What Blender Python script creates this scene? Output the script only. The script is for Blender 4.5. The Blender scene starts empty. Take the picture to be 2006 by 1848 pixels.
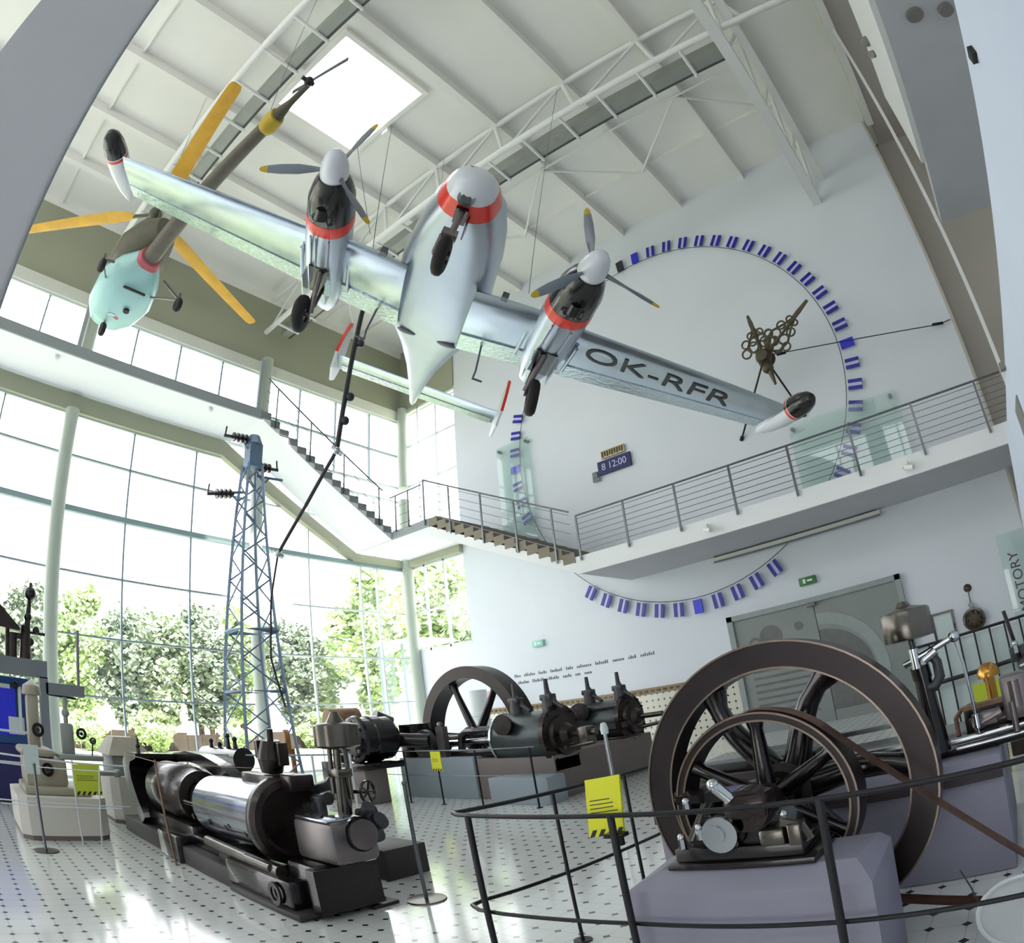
import bpy, bmesh, math, random
from mathutils import Vector, Matrix
random.seed(7)
SC = bpy.context.scene
COL = SC.collection
PI = math.pi

# ------------------------------------------------------------------ camera
# fisheye lens of an old wide zoom, frame cropped off-centre (lens shift)
cam_d = bpy.data.cameras.new('camera')
cam = bpy.data.objects.new('camera', cam_d)
COL.objects.link(cam)
SC.camera = cam
cam_d.type = 'PANO'
cam_d.panorama_type = 'FISHEYE_LENS_POLYNOMIAL'
cam_d.sensor_fit = 'HORIZONTAL'
cam_d.sensor_width = 20.06
cam_d.sensor_height = 18.48
cam_d.fisheye_fov = math.radians(200)
FMM = 12.8686
cam_d.fisheye_polynomial_k0 = 0.0
cam_d.fisheye_polynomial_k1 = -1.0 / FMM
cam_d.fisheye_polynomial_k2 = 0.0
cam_d.fisheye_polynomial_k3 = -0.00826 / FMM ** 3
cam_d.fisheye_polynomial_k4 = 0.0
cam_d.shift_x = -331.3 / 2006
cam_d.shift_y = -63.98 / 2006
cam_d.clip_start = 0.05
cam_d.clip_end = 500
cam.matrix_world = Matrix(((0.86958122, 0.31266036, 0.38219368, 0.0),
                           (0.46173479, -0.24053505, -0.8537821, 0.0),
                           (-0.17501285, 0.91890499, -0.35353092, 1.55),
                           (0, 0, 0, 1)))

# ------------------------------------------------------------------ light
SC.view_settings.view_transform = 'Standard'
SC.view_settings.look = 'None'
SC.view_settings.gamma = 1.0
SC.view_settings.use_curve_mapping = False
SC.view_settings.exposure = 0.3
world = bpy.data.worlds.new('sky')
SC.world = world
world.use_nodes = True
wn = world.node_tree
bg = wn.nodes['Background']
wtc = wn.nodes.new('ShaderNodeTexCoord')
wsep = wn.nodes.new('ShaderNodeSeparateXYZ')
wn.links.new(wtc.outputs['Generated'], wsep.inputs[0])
wr = wn.nodes.new('ShaderNodeValToRGB')
wn.links.new(wsep.outputs['Z'], wr.inputs[0])
wr.color_ramp.elements[0].position = 0.0
wr.color_ramp.elements[0].color = (1.0, 0.99, 0.97, 1)
wr.color_ramp.elements[1].position = 0.9
wr.color_ramp.elements[1].color = (0.80, 0.88, 1.0, 1)
wn.links.new(wr.outputs[0], bg.inputs[0])
bg.inputs[1].default_value = 4.0

def sun(name, rot, strength, color, angle=1.0):
    d = bpy.data.lights.new(name, 'SUN')
    d.energy = strength
    d.color = color
    d.angle = math.radians(angle)
    o = bpy.data.objects.new(name, d)
    COL.objects.link(o)
    o.rotation_euler = rot
    return o
# the sun stands behind the building (towards +x), so it falls on the trees and the lawn
sv = Vector((-0.62, 0.25, -0.74))
s = sun('sun', (0, 0, 0), 11.0, (1.0, 0.95, 0.86))
s.rotation_euler = sv.to_track_quat('-Z', 'Y').to_euler()

def portal(name, loc, rot, sx, sy):
    d = bpy.data.lights.new(name, 'AREA')
    d.shape = 'RECTANGLE'
    d.size = sx
    d.size_y = sy
    d.cycles.is_portal = True
    o = bpy.data.objects.new(name, d)
    COL.objects.link(o)
    o.location = loc
    o.rotation_euler = rot
portal('daylight_portal', (-17.62, 2.2, 4.5), (0, -PI / 2, 0), 9.2, 24.4)
portal('daylight_portal', (-17.62, 2.2, 11.2), (0, -PI / 2, 0), 2.4, 24.4)
portal('daylight_portal', (-9.05, 5.15, 15.25), (0, 0, 0), 2.6, 2.5)
portal('daylight_portal', (-5.0, -10.35, 12.75), (PI / 2, 0, 0), 20, 2.3)  # sky sampling for the added upper rear window
portal('daylight_portal', (-1.0, -10.35, 1.9), (PI / 2, 0, 0), 6.0, 3.2)  # sky sampling for the added lower rear window
portal('daylight_portal', (-16.0, 14.55, 5.1), (-PI / 2, 0, 0), 2.8, 3.0)
portal('daylight_portal', (-16.0, 14.55, 9.6), (-PI / 2, 0, 0), 2.8, 5.6)

# ------------------------------------------------------------------ materials
def lin(c):
    return c / 12.92 if c <= 0.04045 else ((c + 0.055) / 1.055) ** 2.4
def rgb(h):
    h = h.lstrip('#')
    return tuple(lin(int(h[i:i + 2], 16) / 255) for i in (0, 2, 4)) + (1,)
MATS = {}
def mat(name, color, rough=0.5, metal=0.0, var=0.0, scale=4.0, bump=0.0, spec=0.5, coat=0.0, trans=0.0, rvar=0.0, dirt=None):
    m = bpy.data.materials.new(name)
    m.use_nodes = True
    nt = m.node_tree
    p = nt.nodes['Principled BSDF']
    c = rgb(color) if isinstance(color, str) else tuple(color) + (1,)
    p.inputs['Base Color'].default_value = c
    p.inputs['Roughness'].default_value = rough
    p.inputs['Metallic'].default_value = metal
    p.inputs['Specular IOR Level'].default_value = spec
    p.inputs['Coat Weight'].default_value = coat
    p.inputs['Transmission Weight'].default_value = trans
    if var or bump or rvar:
        tc = nt.nodes.new('ShaderNodeTexCoord')
        nz = nt.nodes.new('ShaderNodeTexNoise')
        nz.inputs['Scale'].default_value = scale
        nz.inputs['Detail'].default_value = 5
        nt.links.new(tc.outputs['Object'], nz.inputs['Vector'])
        if var:
            r = nt.nodes.new('ShaderNodeValToRGB')
            r.color_ramp.elements[0].position = 0.3
            r.color_ramp.elements[1].position = 0.7
            lo = rgb(dirt) if dirt else tuple(max(0, x * (1 - var)) for x in c[:3]) + (1,)
            hi = tuple(min(1, x * (1 + var)) for x in c[:3]) + (1,)
            r.color_ramp.elements[0].color = lo
            r.color_ramp.elements[1].color = hi
            nt.links.new(nz.outputs['Fac'], r.inputs[0])
            nt.links.new(r.outputs[0], p.inputs['Base Color'])
        if rvar:
            mr = nt.nodes.new('ShaderNodeMapRange')
            mr.inputs['To Min'].default_value = max(0.02, rough - rvar)
            mr.inputs['To Max'].default_value = rough + rvar
            nt.links.new(nz.outputs['Fac'], mr.inputs['Value'])
            nt.links.new(mr.outputs[0], p.inputs['Roughness'])
        if bump:
            b = nt.nodes.new('ShaderNodeBump')
            b.inputs['Strength'].default_value = bump
            b.inputs['Distance'].default_value = 0.02
            nt.links.new(nz.outputs['Fac'], b.inputs['Height'])
            nt.links.new(b.outputs[0], p.inputs['Normal'])
    MATS[name] = m
    return m

def math_node(nt, op, a, b=None):
    n = nt.nodes.new('ShaderNodeMath')
    n.operation = op
    for i, v in enumerate((a, b)):
        if v is None:
            continue
        if isinstance(v, (int, float)):
            n.inputs[i].default_value = v
        else:
            nt.links.new(v, n.inputs[i])
    return n.outputs[0]

def dot_tile(name, axes, pitch, off, tile, dot, grout, rough, dot_size=0.155):
    """white octagon tiles with small black squares between their corners"""
    m = bpy.data.materials.new(name)
    m.use_nodes = True
    nt = m.node_tree
    p = nt.nodes['Principled BSDF']
    g = nt.nodes.new('ShaderNodeNewGeometry')
    sp = nt.nodes.new('ShaderNodeSeparateXYZ')
    nt.links.new(g.outputs['Position'], sp.inputs[0])
    d = []
    for ax, o in zip(axes, off):
        v = math_node(nt, 'SUBTRACT', sp.outputs[ax], o)
        v = math_node(nt, 'DIVIDE', v, pitch)
        r = math_node(nt, 'ROUND', v)
        d.append(math_node(nt, 'ABSOLUTE', math_node(nt, 'SUBTRACT', v, r)))
    s_ = math_node(nt, 'ADD', d[0], d[1])
    isdot = math_node(nt, 'LESS_THAN', s_, dot_size)
    isgr = math_node(nt, 'LESS_THAN', math_node(nt, 'MINIMUM', d[0], d[1]), 0.012)
    nz = nt.nodes.new('ShaderNodeTexNoise')
    nz.inputs['Scale'].default_value = 1.3
    nt.links.new(g.outputs['Position'], nz.inputs['Vector'])
    rr = nt.nodes.new('ShaderNodeValToRGB')
    t = rgb(tile)
    rr.color_ramp.elements[0].color = tuple(x * 0.9 for x in t[:3]) + (1,)
    rr.color_ramp.elements[1].color = t
    nt.links.new(nz.outputs['Fac'], rr.inputs[0])
    def mix(f, a, b):
        n = nt.nodes.new('ShaderNodeMix')
        n.data_type = 'RGBA'
        nt.links.new(f, n.inputs['Factor'])
        for i, v in ((6, a), (7, b)):
            if isinstance(v, tuple):
                n.inputs[i].default_value = v
            else:
                nt.links.new(v, n.inputs[i])
        return n.outputs[2]
    c = mix(isgr, rr.outputs[0], rgb(grout))
    c = mix(isdot, c, rgb(dot))
    nt.links.new(c, p.inputs['Base Color'])
    p.inputs['Roughness'].default_value = rough
    p.inputs['Coat Weight'].default_value = 0.3
    p.inputs['Coat Roughness'].default_value = 0.08
    MATS[name] = m
    return m

def glass_mat(name, tint, refl=0.08, alpha=0.0):
    """thin pane: lets light straight through, mirrors a little"""
    m = bpy.data.materials.new(name)
    m.use_nodes = True
    nt = m.node_tree
    nt.nodes.remove(nt.nodes['Principled BSDF'])
    out = nt.nodes['Material Output']
    tr = nt.nodes.new('ShaderNodeBsdfTransparent')
    tr.inputs[0].default_value = tint
    gl = nt.nodes.new('ShaderNodeBsdfGlossy')
    gl.inputs['Roughness'].default_value = 0.02
    mx = nt.nodes.new('ShaderNodeMixShader')
    mx.inputs[0].default_value = refl
    nt.links.new(tr.outputs[0], mx.inputs[1])
    nt.links.new(gl.outputs[0], mx.inputs[2])
    last = mx.outputs[0]
    if alpha:
        df = nt.nodes.new('ShaderNodeBsdfDiffuse')
        df.inputs[0].default_value = tint
        m2 = nt.nodes.new('ShaderNodeMixShader')
        m2.inputs[0].default_value = alpha
        nt.links.new(last, m2.inputs[1])
        nt.links.new(df.outputs[0], m2.inputs[2])
        last = m2.outputs[0]
    nt.links.new(last, out.inputs[0])
    MATS[name] = m
    return m

mat('wall_white', '#e0e5ec', 0.75, var=0.02, scale=0.6)
mat('ceiling_white', '#f3f2ec', 0.7, var=0.02, scale=0.5)
mat('paint_white', '#e9eae8', 0.45)
mat('trim_cream', '#dedfd3', 0.5)
mat('olive', '#a3a58f', 0.6, var=0.03, scale=0.7)
mat('column_green', '#b3bcb0', 0.5)
mat('fascia_grey', '#9aa1a3', 0.6)
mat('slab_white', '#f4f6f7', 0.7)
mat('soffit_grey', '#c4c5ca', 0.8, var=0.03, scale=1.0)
mat('recess_beige', '#c3bdb4', 0.8)
mat('mullion', '#8f9fa8', 0.4)
mat('mullion_white', '#d5dfe0', 0.4)
mat('transom_teal', '#93a9ad', 0.45)
mat('steel_rail', '#6e7176', 0.3, 0.9)
mat('steel_bright', '#c8ccd0', 0.18, 1.0)
mat('wire_dark', '#2a2c30', 0.4, 0.5)
mat('wire_grey', '#83868a', 0.4, 0.5)
mat('step_concrete', '#8d8577', 0.8)
mat('step_grey', '#8b8e90', 0.8)
mat('duct_grey', '#9da09a', 0.5, 0.3, var=0.05, scale=3)
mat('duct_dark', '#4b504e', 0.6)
mat('iron_black', '#1b1517', 0.24, 0.3, var=0.25, scale=5, rvar=0.08, coat=0.35)
mat('iron_brown', '#2f2422', 0.3, 0.4, var=0.3, scale=6, rvar=0.1, coat=0.2)
mat('iron_rim', '#2a2122', 0.36, 0.4, var=0.3, scale=3, rvar=0.08)
mat('iron_highlight', '#86766b', 0.3, 0.8, var=0.15, scale=8)
mat('iron_green', '#3c4445', 0.35, 0.35, var=0.2, scale=6, rvar=0.08)
mat('iron_grey', '#4a4a4e', 0.4, 0.4, var=0.2, scale=6)
mat('steel_clad', '#b9bfca', 0.16, 0.9, var=0.06, scale=4, rvar=0.05)
mat('steel_face', '#7d7575', 0.35, 0.75, var=0.12, scale=6, rvar=0.08)
mat('steel_dark', '#6b665f', 0.25, 0.9, var=0.12, scale=5)
mat('copper_rust', '#8a6a55', 0.5, 0.5, var=0.3, scale=8)
mat('rust_orange', '#9a6b3a', 0.6, 0.2, var=0.35, scale=9)
mat('brass', '#c39048', 0.25, 1.0)
mat('belt_leather', '#9a7c6e', 0.6, var=0.25, scale=10)
mat('plinth_lilac', '#918f9e', 0.6, var=0.03, scale=2)
mat('plinth_grey', '#9aa5ad', 0.6, var=0.04, scale=2)
mat('plinth_brown', '#7c726f', 0.6, var=0.05, scale=2)
mat('plinth_dark', '#3a3234', 0.55, var=0.08, scale=3)
mat('pedestal_cream', '#d3cfc6', 0.55, var=0.03, scale=2)
mat('machine_beige', '#a39c8c', 0.5, var=0.08, scale=4)
mat('machine_grey', '#8f938f', 0.5, var=0.08, scale=4)
mat('gantry_grey', '#767c83', 0.5)
mat('rail_black', '#1d1b20', 0.35, 0.3)
mat('rail_white', '#cfd4d8', 0.4)
mat('rubber', '#1e1b1c', 0.75, bump=0.1, scale=30)
mat('alu', '#bac5cf', 0.2, 0.9, var=0.06, scale=3, bump=0.02, rvar=0.07)
mat('alu_panel', '#b4bdc9', 0.34, 0.8, var=0.05, scale=2.5, rvar=0.06)
mat('alu_crinkle', '#c3d0d6', 0.16, 0.95, var=0.08, scale=14, bump=0.5)
mat('aero_white', '#dfe2ea', 0.3, coat=0.3)
mat('aero_red', '#e62a17', 0.35, coat=0.3)
mat('aero_black', '#151213', 0.25, coat=0.4)
mat('prop_grey', '#8b919c', 0.3, 0.6)
mat('prop_dark', '#5f646c', 0.4, 0.5)
mat('prop_yellow', '#c9ab35', 0.45)
mat('letter_dark', '#33363b', 0.5)
mat('blade_yellow', '#dfa92f', 0.5, var=0.12, scale=3)
mat('heli_mint', '#b2e2e0', 0.35, var=0.03, scale=3, coat=0.2)
mat('heli_olive', '#5d5a49', 0.55, var=0.1, scale=4)
mat('heli_boom', '#6b665a', 0.45, var=0.12, scale=5)
mat('heli_red', '#c96a72', 0.5)
mat('flag_blue', '#23259a', 0.35)
mat('flag_lilac', '#c7c8ee', 0.4)
mat('flag_lit', '#2c2fd6', 0.3)
mat('flag_black', '#2a2b33', 0.4)
mat('sign_yellow', '#dfe021', 0.5)
mat('sign_lime', '#c3cf3a', 0.5)
mat('sign_pale', '#c9d6d6', 0.5)
mat('ink', '#3b3c2c', 0.6)
mat('ink_black', '#1c1b15', 0.6)
mat('ink_grey', '#6b7276', 0.7)
mat('ink_maroon', '#5b4650', 0.6)
mat('exit_green', '#3f7a3c', 0.4)
mat('exit_teal', '#9ad6c8', 0.5)
mat('alarm_red', '#d6a2a6', 0.5)
mat('board_blue', '#1c2ac9', 0.35, coat=0.3)
mat('board_edge', '#c9b98c', 0.5)
mat('machine_blue', '#2a4f8f', 0.45)
mat('panel_blue', '#0f22e0', 0.3, coat=0.3)
mat('navy', '#25265e', 0.5)
mat('pylon', '#7488a0', 0.45, 0.4, var=0.08, scale=4)
mat('insulator', '#3a3338', 0.2, coat=0.5)
mat('cable_black', '#26262b', 0.4)
mat('bronze', '#57503f', 0.45, 0.6, var=0.2, scale=8)
mat('door_grey', '#8b918f', 0.6, var=0.05, scale=1.5)
mat('mural_dark', '#6f706f', 0.65, var=0.12, scale=5)
mat('mural_mid', '#99a29f', 0.65, var=0.06, scale=5)
mat('border_brown', '#8d7a5d', 0.5, var=0.25, scale=14)
mat('gold_dark', '#4c4436', 0.35, 0.7, var=0.5, scale=25)
mat('panel_near', '#d7e0f2', 0.6, var=0.02, scale=1.0)
mat('pillar_grey', '#d6d6db', 0.6, var=0.03, scale=0.8)
mat('grass', '#c2c6a0', 0.95, var=0.15, scale=0.8)
mat('paving', '#e8e6df', 0.9)
mat('fence_board', '#433a33', 0.9, var=0.2, scale=2)
mat('bark', '#665a50', 0.9)
mat('leaf_dark_hazy', '#8d9a88', 0.8, var=0.4, scale=0.9)  # leaf colours paled so the outdoor haze sits in the albedo
mat('leaf_light_hazy', '#bcd09c', 0.8, var=0.3, scale=0.9)
mat('leaf_mid_hazy', '#a9b89c', 0.8, var=0.35, scale=0.9)
mat('plastic_white', '#dfe6e6', 0.4)
mat('hood_clear', '#c9cdcf', 0.25)
mat('lamp_white', '#f2f2f0', 0.4)
mat('fixture_grey', '#7c7a77', 0.5)
dot_tile('floor_tile', ('X', 'Y'), 0.1905, (-0.80, 3.18), '#e9ebe8', '#23272b', '#b9bfbe', 0.14)
dot_tile('dado_tile', ('X', 'Z'), 0.17, (-8.0, 0.70), '#dedccd', '#4a4c46', '#c7c5b8', 0.25, 0.2)
glass_mat('glass', (0.985, 0.985, 0.985, 1), 0.04)
glass_mat('glass_panel', (0.88, 0.95, 0.93, 1), 0.05, 0.12)
glass_mat('hood_glass', (0.8, 0.82, 0.83, 1), 0.06, 0.45)
glass_mat('ceiling_glass', (0.99, 0.99, 0.98, 1), 0.03)

# ------------------------------------------------------------------ mesh helpers
def frame(d):
    d = Vector(d).normalized()
    a = Vector((0, 0, 1)) if abs(d.z) < 0.9 else Vector((1, 0, 0))
    u = a.cross(d).normalized()
    return u, d.cross(u), d

class MB:
    def __init__(s):
        s.bm = bmesh.new()
    def face(s, vs, m=0):
        try:
            f = s.bm.faces.new(vs)
            f.material_index = m
            return f
        except ValueError:
            return None
    def box(s, c, size, m=0, rot=None, bev=0.0):
        c = Vector(c)
        hx, hy, hz = (x / 2 for x in size)
        M = rot if rot is not None else Matrix.Identity(3)
        vs = [s.bm.verts.new(c + M @ Vector((x * hx, y * hy, z * hz))) for z in (-1, 1) for y in (-1, 1) for x in (-1, 1)]
        fs = [s.face([vs[i] for i in q], m) for q in ((0, 2, 3, 1), (4, 5, 7, 6), (0, 1, 5, 4), (2, 6, 7, 3), (0, 4, 6, 2), (1, 3, 7, 5))]
        if bev:
            es = list({e for f in fs for e in f.edges})
            bmesh.ops.bevel(s.bm, geom=es, offset=bev, segments=2, affect='EDGES', profile=0.5)
        return s
    def span(s, a, b, m=0, bev=0.0):
        return s.box([(x + y) / 2 for x, y in zip(a, b)], [abs(x - y) for x, y in zip(a, b)], m, None, bev)
    def cyl(s, p0, p1, r0, r1=None, n=14, m=0):
        p0, p1 = Vector(p0), Vector(p1)
        if r1 is None:
            r1 = r0
        u, v, d = frame(p1 - p0)
        A, B = [], []
        for i in range(n):
            a = 2 * PI * i / n
            w = u * math.cos(a) + v * math.sin(a)
            A.append(s.bm.verts.new(p0 + w * r0))
            B.append(s.bm.verts.new(p1 + w * r1))
        for i in range(n):
            j = (i + 1) % n
            s.face([A[i], A[j], B[j], B[i]], m)
        s.face(A[::-1], m)
        s.face(B, m)
        return s
    def path(s, pts, r, n=8, m=0, closed=False):
        pts = [Vector(p) for p in pts]
        N = len(pts)
        rings = []
        pu = None
        for i, p in enumerate(pts):
            if closed:
                d = (pts[(i + 1) % N] - pts[i - 1])
            else:
                d = pts[min(i + 1, N - 1)] - pts[max(i - 1, 0)]
            d.normalize()
            if pu is None:
                u, v, _ = frame(d)
            else:
                u = (pu - d * pu.dot(d)).normalized()
                v = d.cross(u)
            pu = u
            k = 1.0
            if 0 < i < N - 1 or closed:
                a = (pts[i] - pts[i - 1]).normalized()
                k = 1 / max(0.5, abs(a.dot(d)))
            rr = r[i] if isinstance(r, (list, tuple)) else r
            rings.append([s.bm.verts.new(p + (u * math.cos(2 * PI * j / n) + v * math.sin(2 * PI * j / n)) * rr * min(k, 1.4)) for j in range(n)])
        for i in range(N if closed else N - 1):
            A, B = rings[i], rings[(i + 1) % N]
            for j in range(n):
                k = (j + 1) % n
                s.face([A[j], A[k], B[k], B[j]], m)
        if not closed:
            s.face(rings[0][::-1], m)
            s.face(rings[-1], m)
        return s
    def lathe(s, prof, o, ax, n=24, m=0, ms=None, closed=False):
        """prof: (radius, height) pairs along axis ax from o"""
        o = Vector(o)
        u, v, d = frame(ax)
        rings = []
        for r, h in prof:
            if r < 1e-5:
                rings.append([s.bm.verts.new(o + d * h)])
            else:
                rings.append([s.bm.verts.new(o + d * h + (u * math.cos(2 * PI * j / n) + v * math.sin(2 * PI * j / n)) * r) for j in range(n)])
        K = len(rings)
        for i in range(K if closed else K - 1):
            A, B = rings[i], rings[(i + 1) % K]
            mm = ms[i] if ms else m
            for j in range(n):
                k = (j + 1) % n
                if len(A) == 1 and len(B) == 1:
                    continue
                if len(A) == 1:
                    s.face([A[0], B[k], B[j]], mm)
                elif len(B) == 1:
                    s.face([A[j], A[k], B[0]], mm)
                else:
                    s.face([A[j], A[k], B[k], B[j]], mm)
        if not closed:
            if len(rings[0]) > 1:
                s.face(rings[0][::-1], ms[0] if ms else m)
            if len(rings[-1]) > 1:
                s.face(rings[-1], ms[-1] if ms else m)
        return s
    def ring(s, c, ax, ri, ro, w, n=48, m=0, ms=None):
        """flat ring (rim): inner/outer radius, width along the axis, centred"""
        h = w / 2
        return s.lathe([(ri, -h), (ro, -h), (ro, h), (ri, h)], c, ax, n, m, ms, closed=True)
    def ball(s, c, r, n=14, m=0, sc=(1, 1, 1), rot=None):
        c = Vector(c)
        M = rot if rot is not None else Matrix.Identity(3)
        k = max(5, n // 2)
        rows = []
        for i in range(k + 1):
            t = PI * i / k
            if i in (0, k):
                rows.append([s.bm.verts.new(c + M @ Vector((0, 0, r * sc[2] * math.cos(t))))])
            else:
                rows.append([s.bm.verts.new(c + M @ Vector((r * sc[0] * math.sin(t) * math.cos(2 * PI * j / n), r * sc[1] * math.sin(t) * math.sin(2 * PI * j / n), r * sc[2] * math.cos(t)))) for j in range(n)])
        for i in range(k):
            A, B = rows[i], rows[i + 1]
            for j in range(n):
                q = (j + 1) % n
                if len(A) == 1:
                    s.face([A[0], B[j], B[q]], m)
                elif len(B) == 1:
                    s.face([A[j], B[0], A[q]], m)
                else:
                    s.face([A[j], B[j], B[q], A[q]], m)
        return s
    def prism(s, poly, ext, m=0):
        """closed polygon (3D points) extruded by vector ext"""
        e = Vector(ext)
        A = [s.bm.verts.new(Vector(p)) for p in poly]
        B = [s.bm.verts.new(Vector(p) + e) for p in poly]
        n = len(A)
        for i in range(n):
            j = (i + 1) % n
            s.face([A[i], A[j], B[j], B[i]], m)
        s.face(A[::-1], m)
        s.face(B, m)
        return s
    def loft(s, secs, m=0, ms=None, cap=True):
        R = [[s.bm.verts.new(Vector(p)) for p in sec] for sec in secs]
        n = len(R[0])
        for i in range(len(R) - 1):
            for j in range(n):
                k = (j + 1) % n
                s.face([R[i][j], R[i][k], R[i + 1][k], R[i + 1][j]], ms[i] if ms else m)
        if cap:
            s.face(R[0][::-1], ms[0] if ms else m)
            s.face(R[-1], ms[-1] if ms else m)
        return s
    def build(s, name, mats, parent=None, angle=38, off=None):
        bm = s.bm
        bmesh.ops.recalc_face_normals(bm, faces=bm.faces)
        if parent is not None and off is None:
            off = BASE.get(parent.name, Vector((0, 0, 0)))
        if off is not None and off.length > 0:
            bmesh.ops.translate(bm, verts=bm.verts, vec=-off)
        me = bpy.data.meshes.new(name)
        bm.to_mesh(me)
        bm.free()
        for q in (mats if isinstance(mats, (list, tuple)) else [mats]):
            me.materials.append(MATS[q])
        if len(me.polygons):
            me.polygons.foreach_set('use_smooth', [True] * len(me.polygons))
            me.set_sharp_from_angle(angle=math.radians(angle))
        o = bpy.data.objects.new(name, me)
        COL.objects.link(o)
        if parent is not None:
            o.parent = parent
            BASE[o.name] = off if off is not None else Vector((0, 0, 0))
        return o
BASE = {}
def thing(name, label, cat, loc=(0, 0, 0), group=None, kind=None):
    o = bpy.data.objects.new(name, None)
    COL.objects.link(o)
    o.empty_display_size = 0.2
    o.location = loc
    BASE[o.name] = Vector(loc)
    if label:
        o['label'] = label
        o['category'] = cat
    if group:
        o['group'] = group
    if kind:
        o['kind'] = kind
    return o
def tag(o, label, cat, group=None):
    o['label'] = label
    o['category'] = cat
    if group:
        o['group'] = group
    return o
def struct(o):
    o['kind'] = 'structure'
    return o
def single(mb, name, mats, label, cat, group=None, angle=38):
    """a thing that is one mesh: origin at the bottom centre of its box"""
    vs = [v.co for v in mb.bm.verts]
    lo = [min(v[i] for v in vs) for i in range(3)]
    hi = [max(v[i] for v in vs) for i in range(3)]
    base = Vector(((lo[0] + hi[0]) / 2, (lo[1] + hi[1]) / 2, lo[2]))
    o = mb.build(name, mats, None, angle, base)
    o.location = base
    BASE[o.name] = base
    return tag(o, label, cat, group)
def text_mesh(name, txt, size, M, material, parent=None, depth=0.004, align='CENTER'):
    cu = bpy.data.curves.new(name, 'FONT')
    cu.body = txt
    cu.size = size
    cu.align_x = align
    cu.align_y = 'CENTER'
    cu.extrude = depth
    cu.resolution_u = 4
    t = bpy.data.objects.new(name + '_tmp', cu)
    COL.objects.link(t)
    dg = bpy.context.evaluated_depsgraph_get()
    me = bpy.data.meshes.new_from_object(t.evaluated_get(dg))
    bpy.data.objects.remove(t)
    bpy.data.curves.remove(cu)
    off = BASE.get(parent.name, Vector((0, 0, 0))) if parent else Vector((0, 0, 0))
    me.transform(Matrix.Translation(-off) @ M)
    me.materials.clear()
    me.materials.append(MATS[material])
    o = bpy.data.objects.new(name, me)
    COL.objects.link(o)
    if parent:
        o.parent = parent
        BASE[o.name] = off
    return o
def mat4(x, y, z, o):
    return Matrix(((x[0], y[0], z[0], o[0]), (x[1], y[1], z[1], o[1]), (x[2], y[2], z[2], o[2]), (0, 0, 0, 1)))
def children(o):
    return [c for c in bpy.data.objects if c.parent == o]
def copy_tree(o, parent=None):
    c = o.copy()
    COL.objects.link(c)
    if parent:
        c.parent = parent
    for ch in children(o):
        copy_tree(ch, c)
    return c
# ================================================================== THE BUILDING
H = 14.9          # ceiling
XG = -17.45       # glass wall
YW = 14.4         # clock wall
YR = 12.07        # outer edge of the gallery along the clock wall
XF = -15.2        # outer edge of the gallery along the glass wall
YB = -10.0        # back of the hall
XR = 7.0

mb = MB(); mb.span((XG - 0.1, YB, -0.3), (XR, 16.5, 0.0)); struct(mb.build('floor', 'floor_tile'))
# ceiling with a hole for the skylight
sx0, sx1, sy0, sy1 = -10.34, -7.76, 3.9, 6.4
mb = MB()
mb.span((-18.2, YB, H), (XR, sy0, H + 0.3)); mb.span((-18.2, sy1, H), (XR, 16.5, H + 0.3))
mb.span((-18.2, sy0, H), (sx0, sy1, H + 0.3)); mb.span((sx1, sy0, H), (XR, sy1, H + 0.3))
struct(mb.build('ceiling', 'ceiling_white'))
# clock wall, ends at x=0.93 where a darker recess opens
mb = MB(); mb.span((-14.52, YW, 0), (0.93, YW + 0.5, H)); struct(mb.build('wall_back', 'wall_white'))
mb = MB(); mb.span((0.93, 15.6, 0), (XR, 16.0, H)); struct(mb.build('wall_recess', 'recess_beige'))
mb = MB(); mb.span((-14.5, YW - 0.03, 0), (-6.12, YW, 1.38)); struct(mb.build('trim_1', 'dado_tile'))
mb = MB(); mb.span((-14.5, YW - 0.045, 1.38), (-6.12, YW, 1.54))
for i in range(46):
    x = -14.4 + i * 0.18
    mb.box((x, YW - 0.05, 1.46), (0.09, 0.02, 0.05), 1)
struct(mb.build('trim_2', ['border_brown', 'gold_dark']))
mb = MB(); mb.span((XG - 0.2, YB - 0.3, 0), (-4, YB, 11.6)); mb.span((2, YB - 0.3, 0), (XR, YB, 11.6)); mb.span((-4, YB - 0.3, 3.5), (2, YB, 11.6)); mb.span((-4, YB - 0.3, 0), (2, YB, .3)); mb.span((XG - 0.2, YB - 0.3, 13.9), (XR, YB, H)); mb.span((5, YB - .3, 11.6), (XR, YB, 13.9)); mb.span((XG - .2, YB - .3, 11.6), (-15, YB, 13.9)); struct(mb.build('wall_rear', 'wall_white'))
w = thing('window_12', None, None, (-1, YB - .15, .3), kind='structure')  # unseen window added behind the camera to brighten the lower right
m = MB(); m.span((-4, YB - .16, .3), (2, YB - .14, 3.5)); m.build('pane', 'glass', w)
m = MB(); m.span((-1.04, YB - .2, .3), (-.96, YB - .1, 3.5)); m.build('mullion', 'mullion', w)
w = thing('window_11', None, None, (-5, YB - .15, 11.6), kind='structure')  # unseen high window added behind the camera as fill for ceiling and walls
m = MB(); m.span((-15, YB - .16, 11.6), (5, YB - .14, 13.9)); m.build('pane', 'glass', w)
for k in range(9):
    m = MB(); m.span((-13.04 + k * 2, YB - .2, 11.6), (-12.96 + k * 2, YB - .1, 13.9)); m.build('mullion', 'mullion', w)
mb = MB(); mb.span((XR, YB, 0), (XR + 0.3, 16.5, H)); struct(mb.build('wall_right', 'wall_white'))

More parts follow.
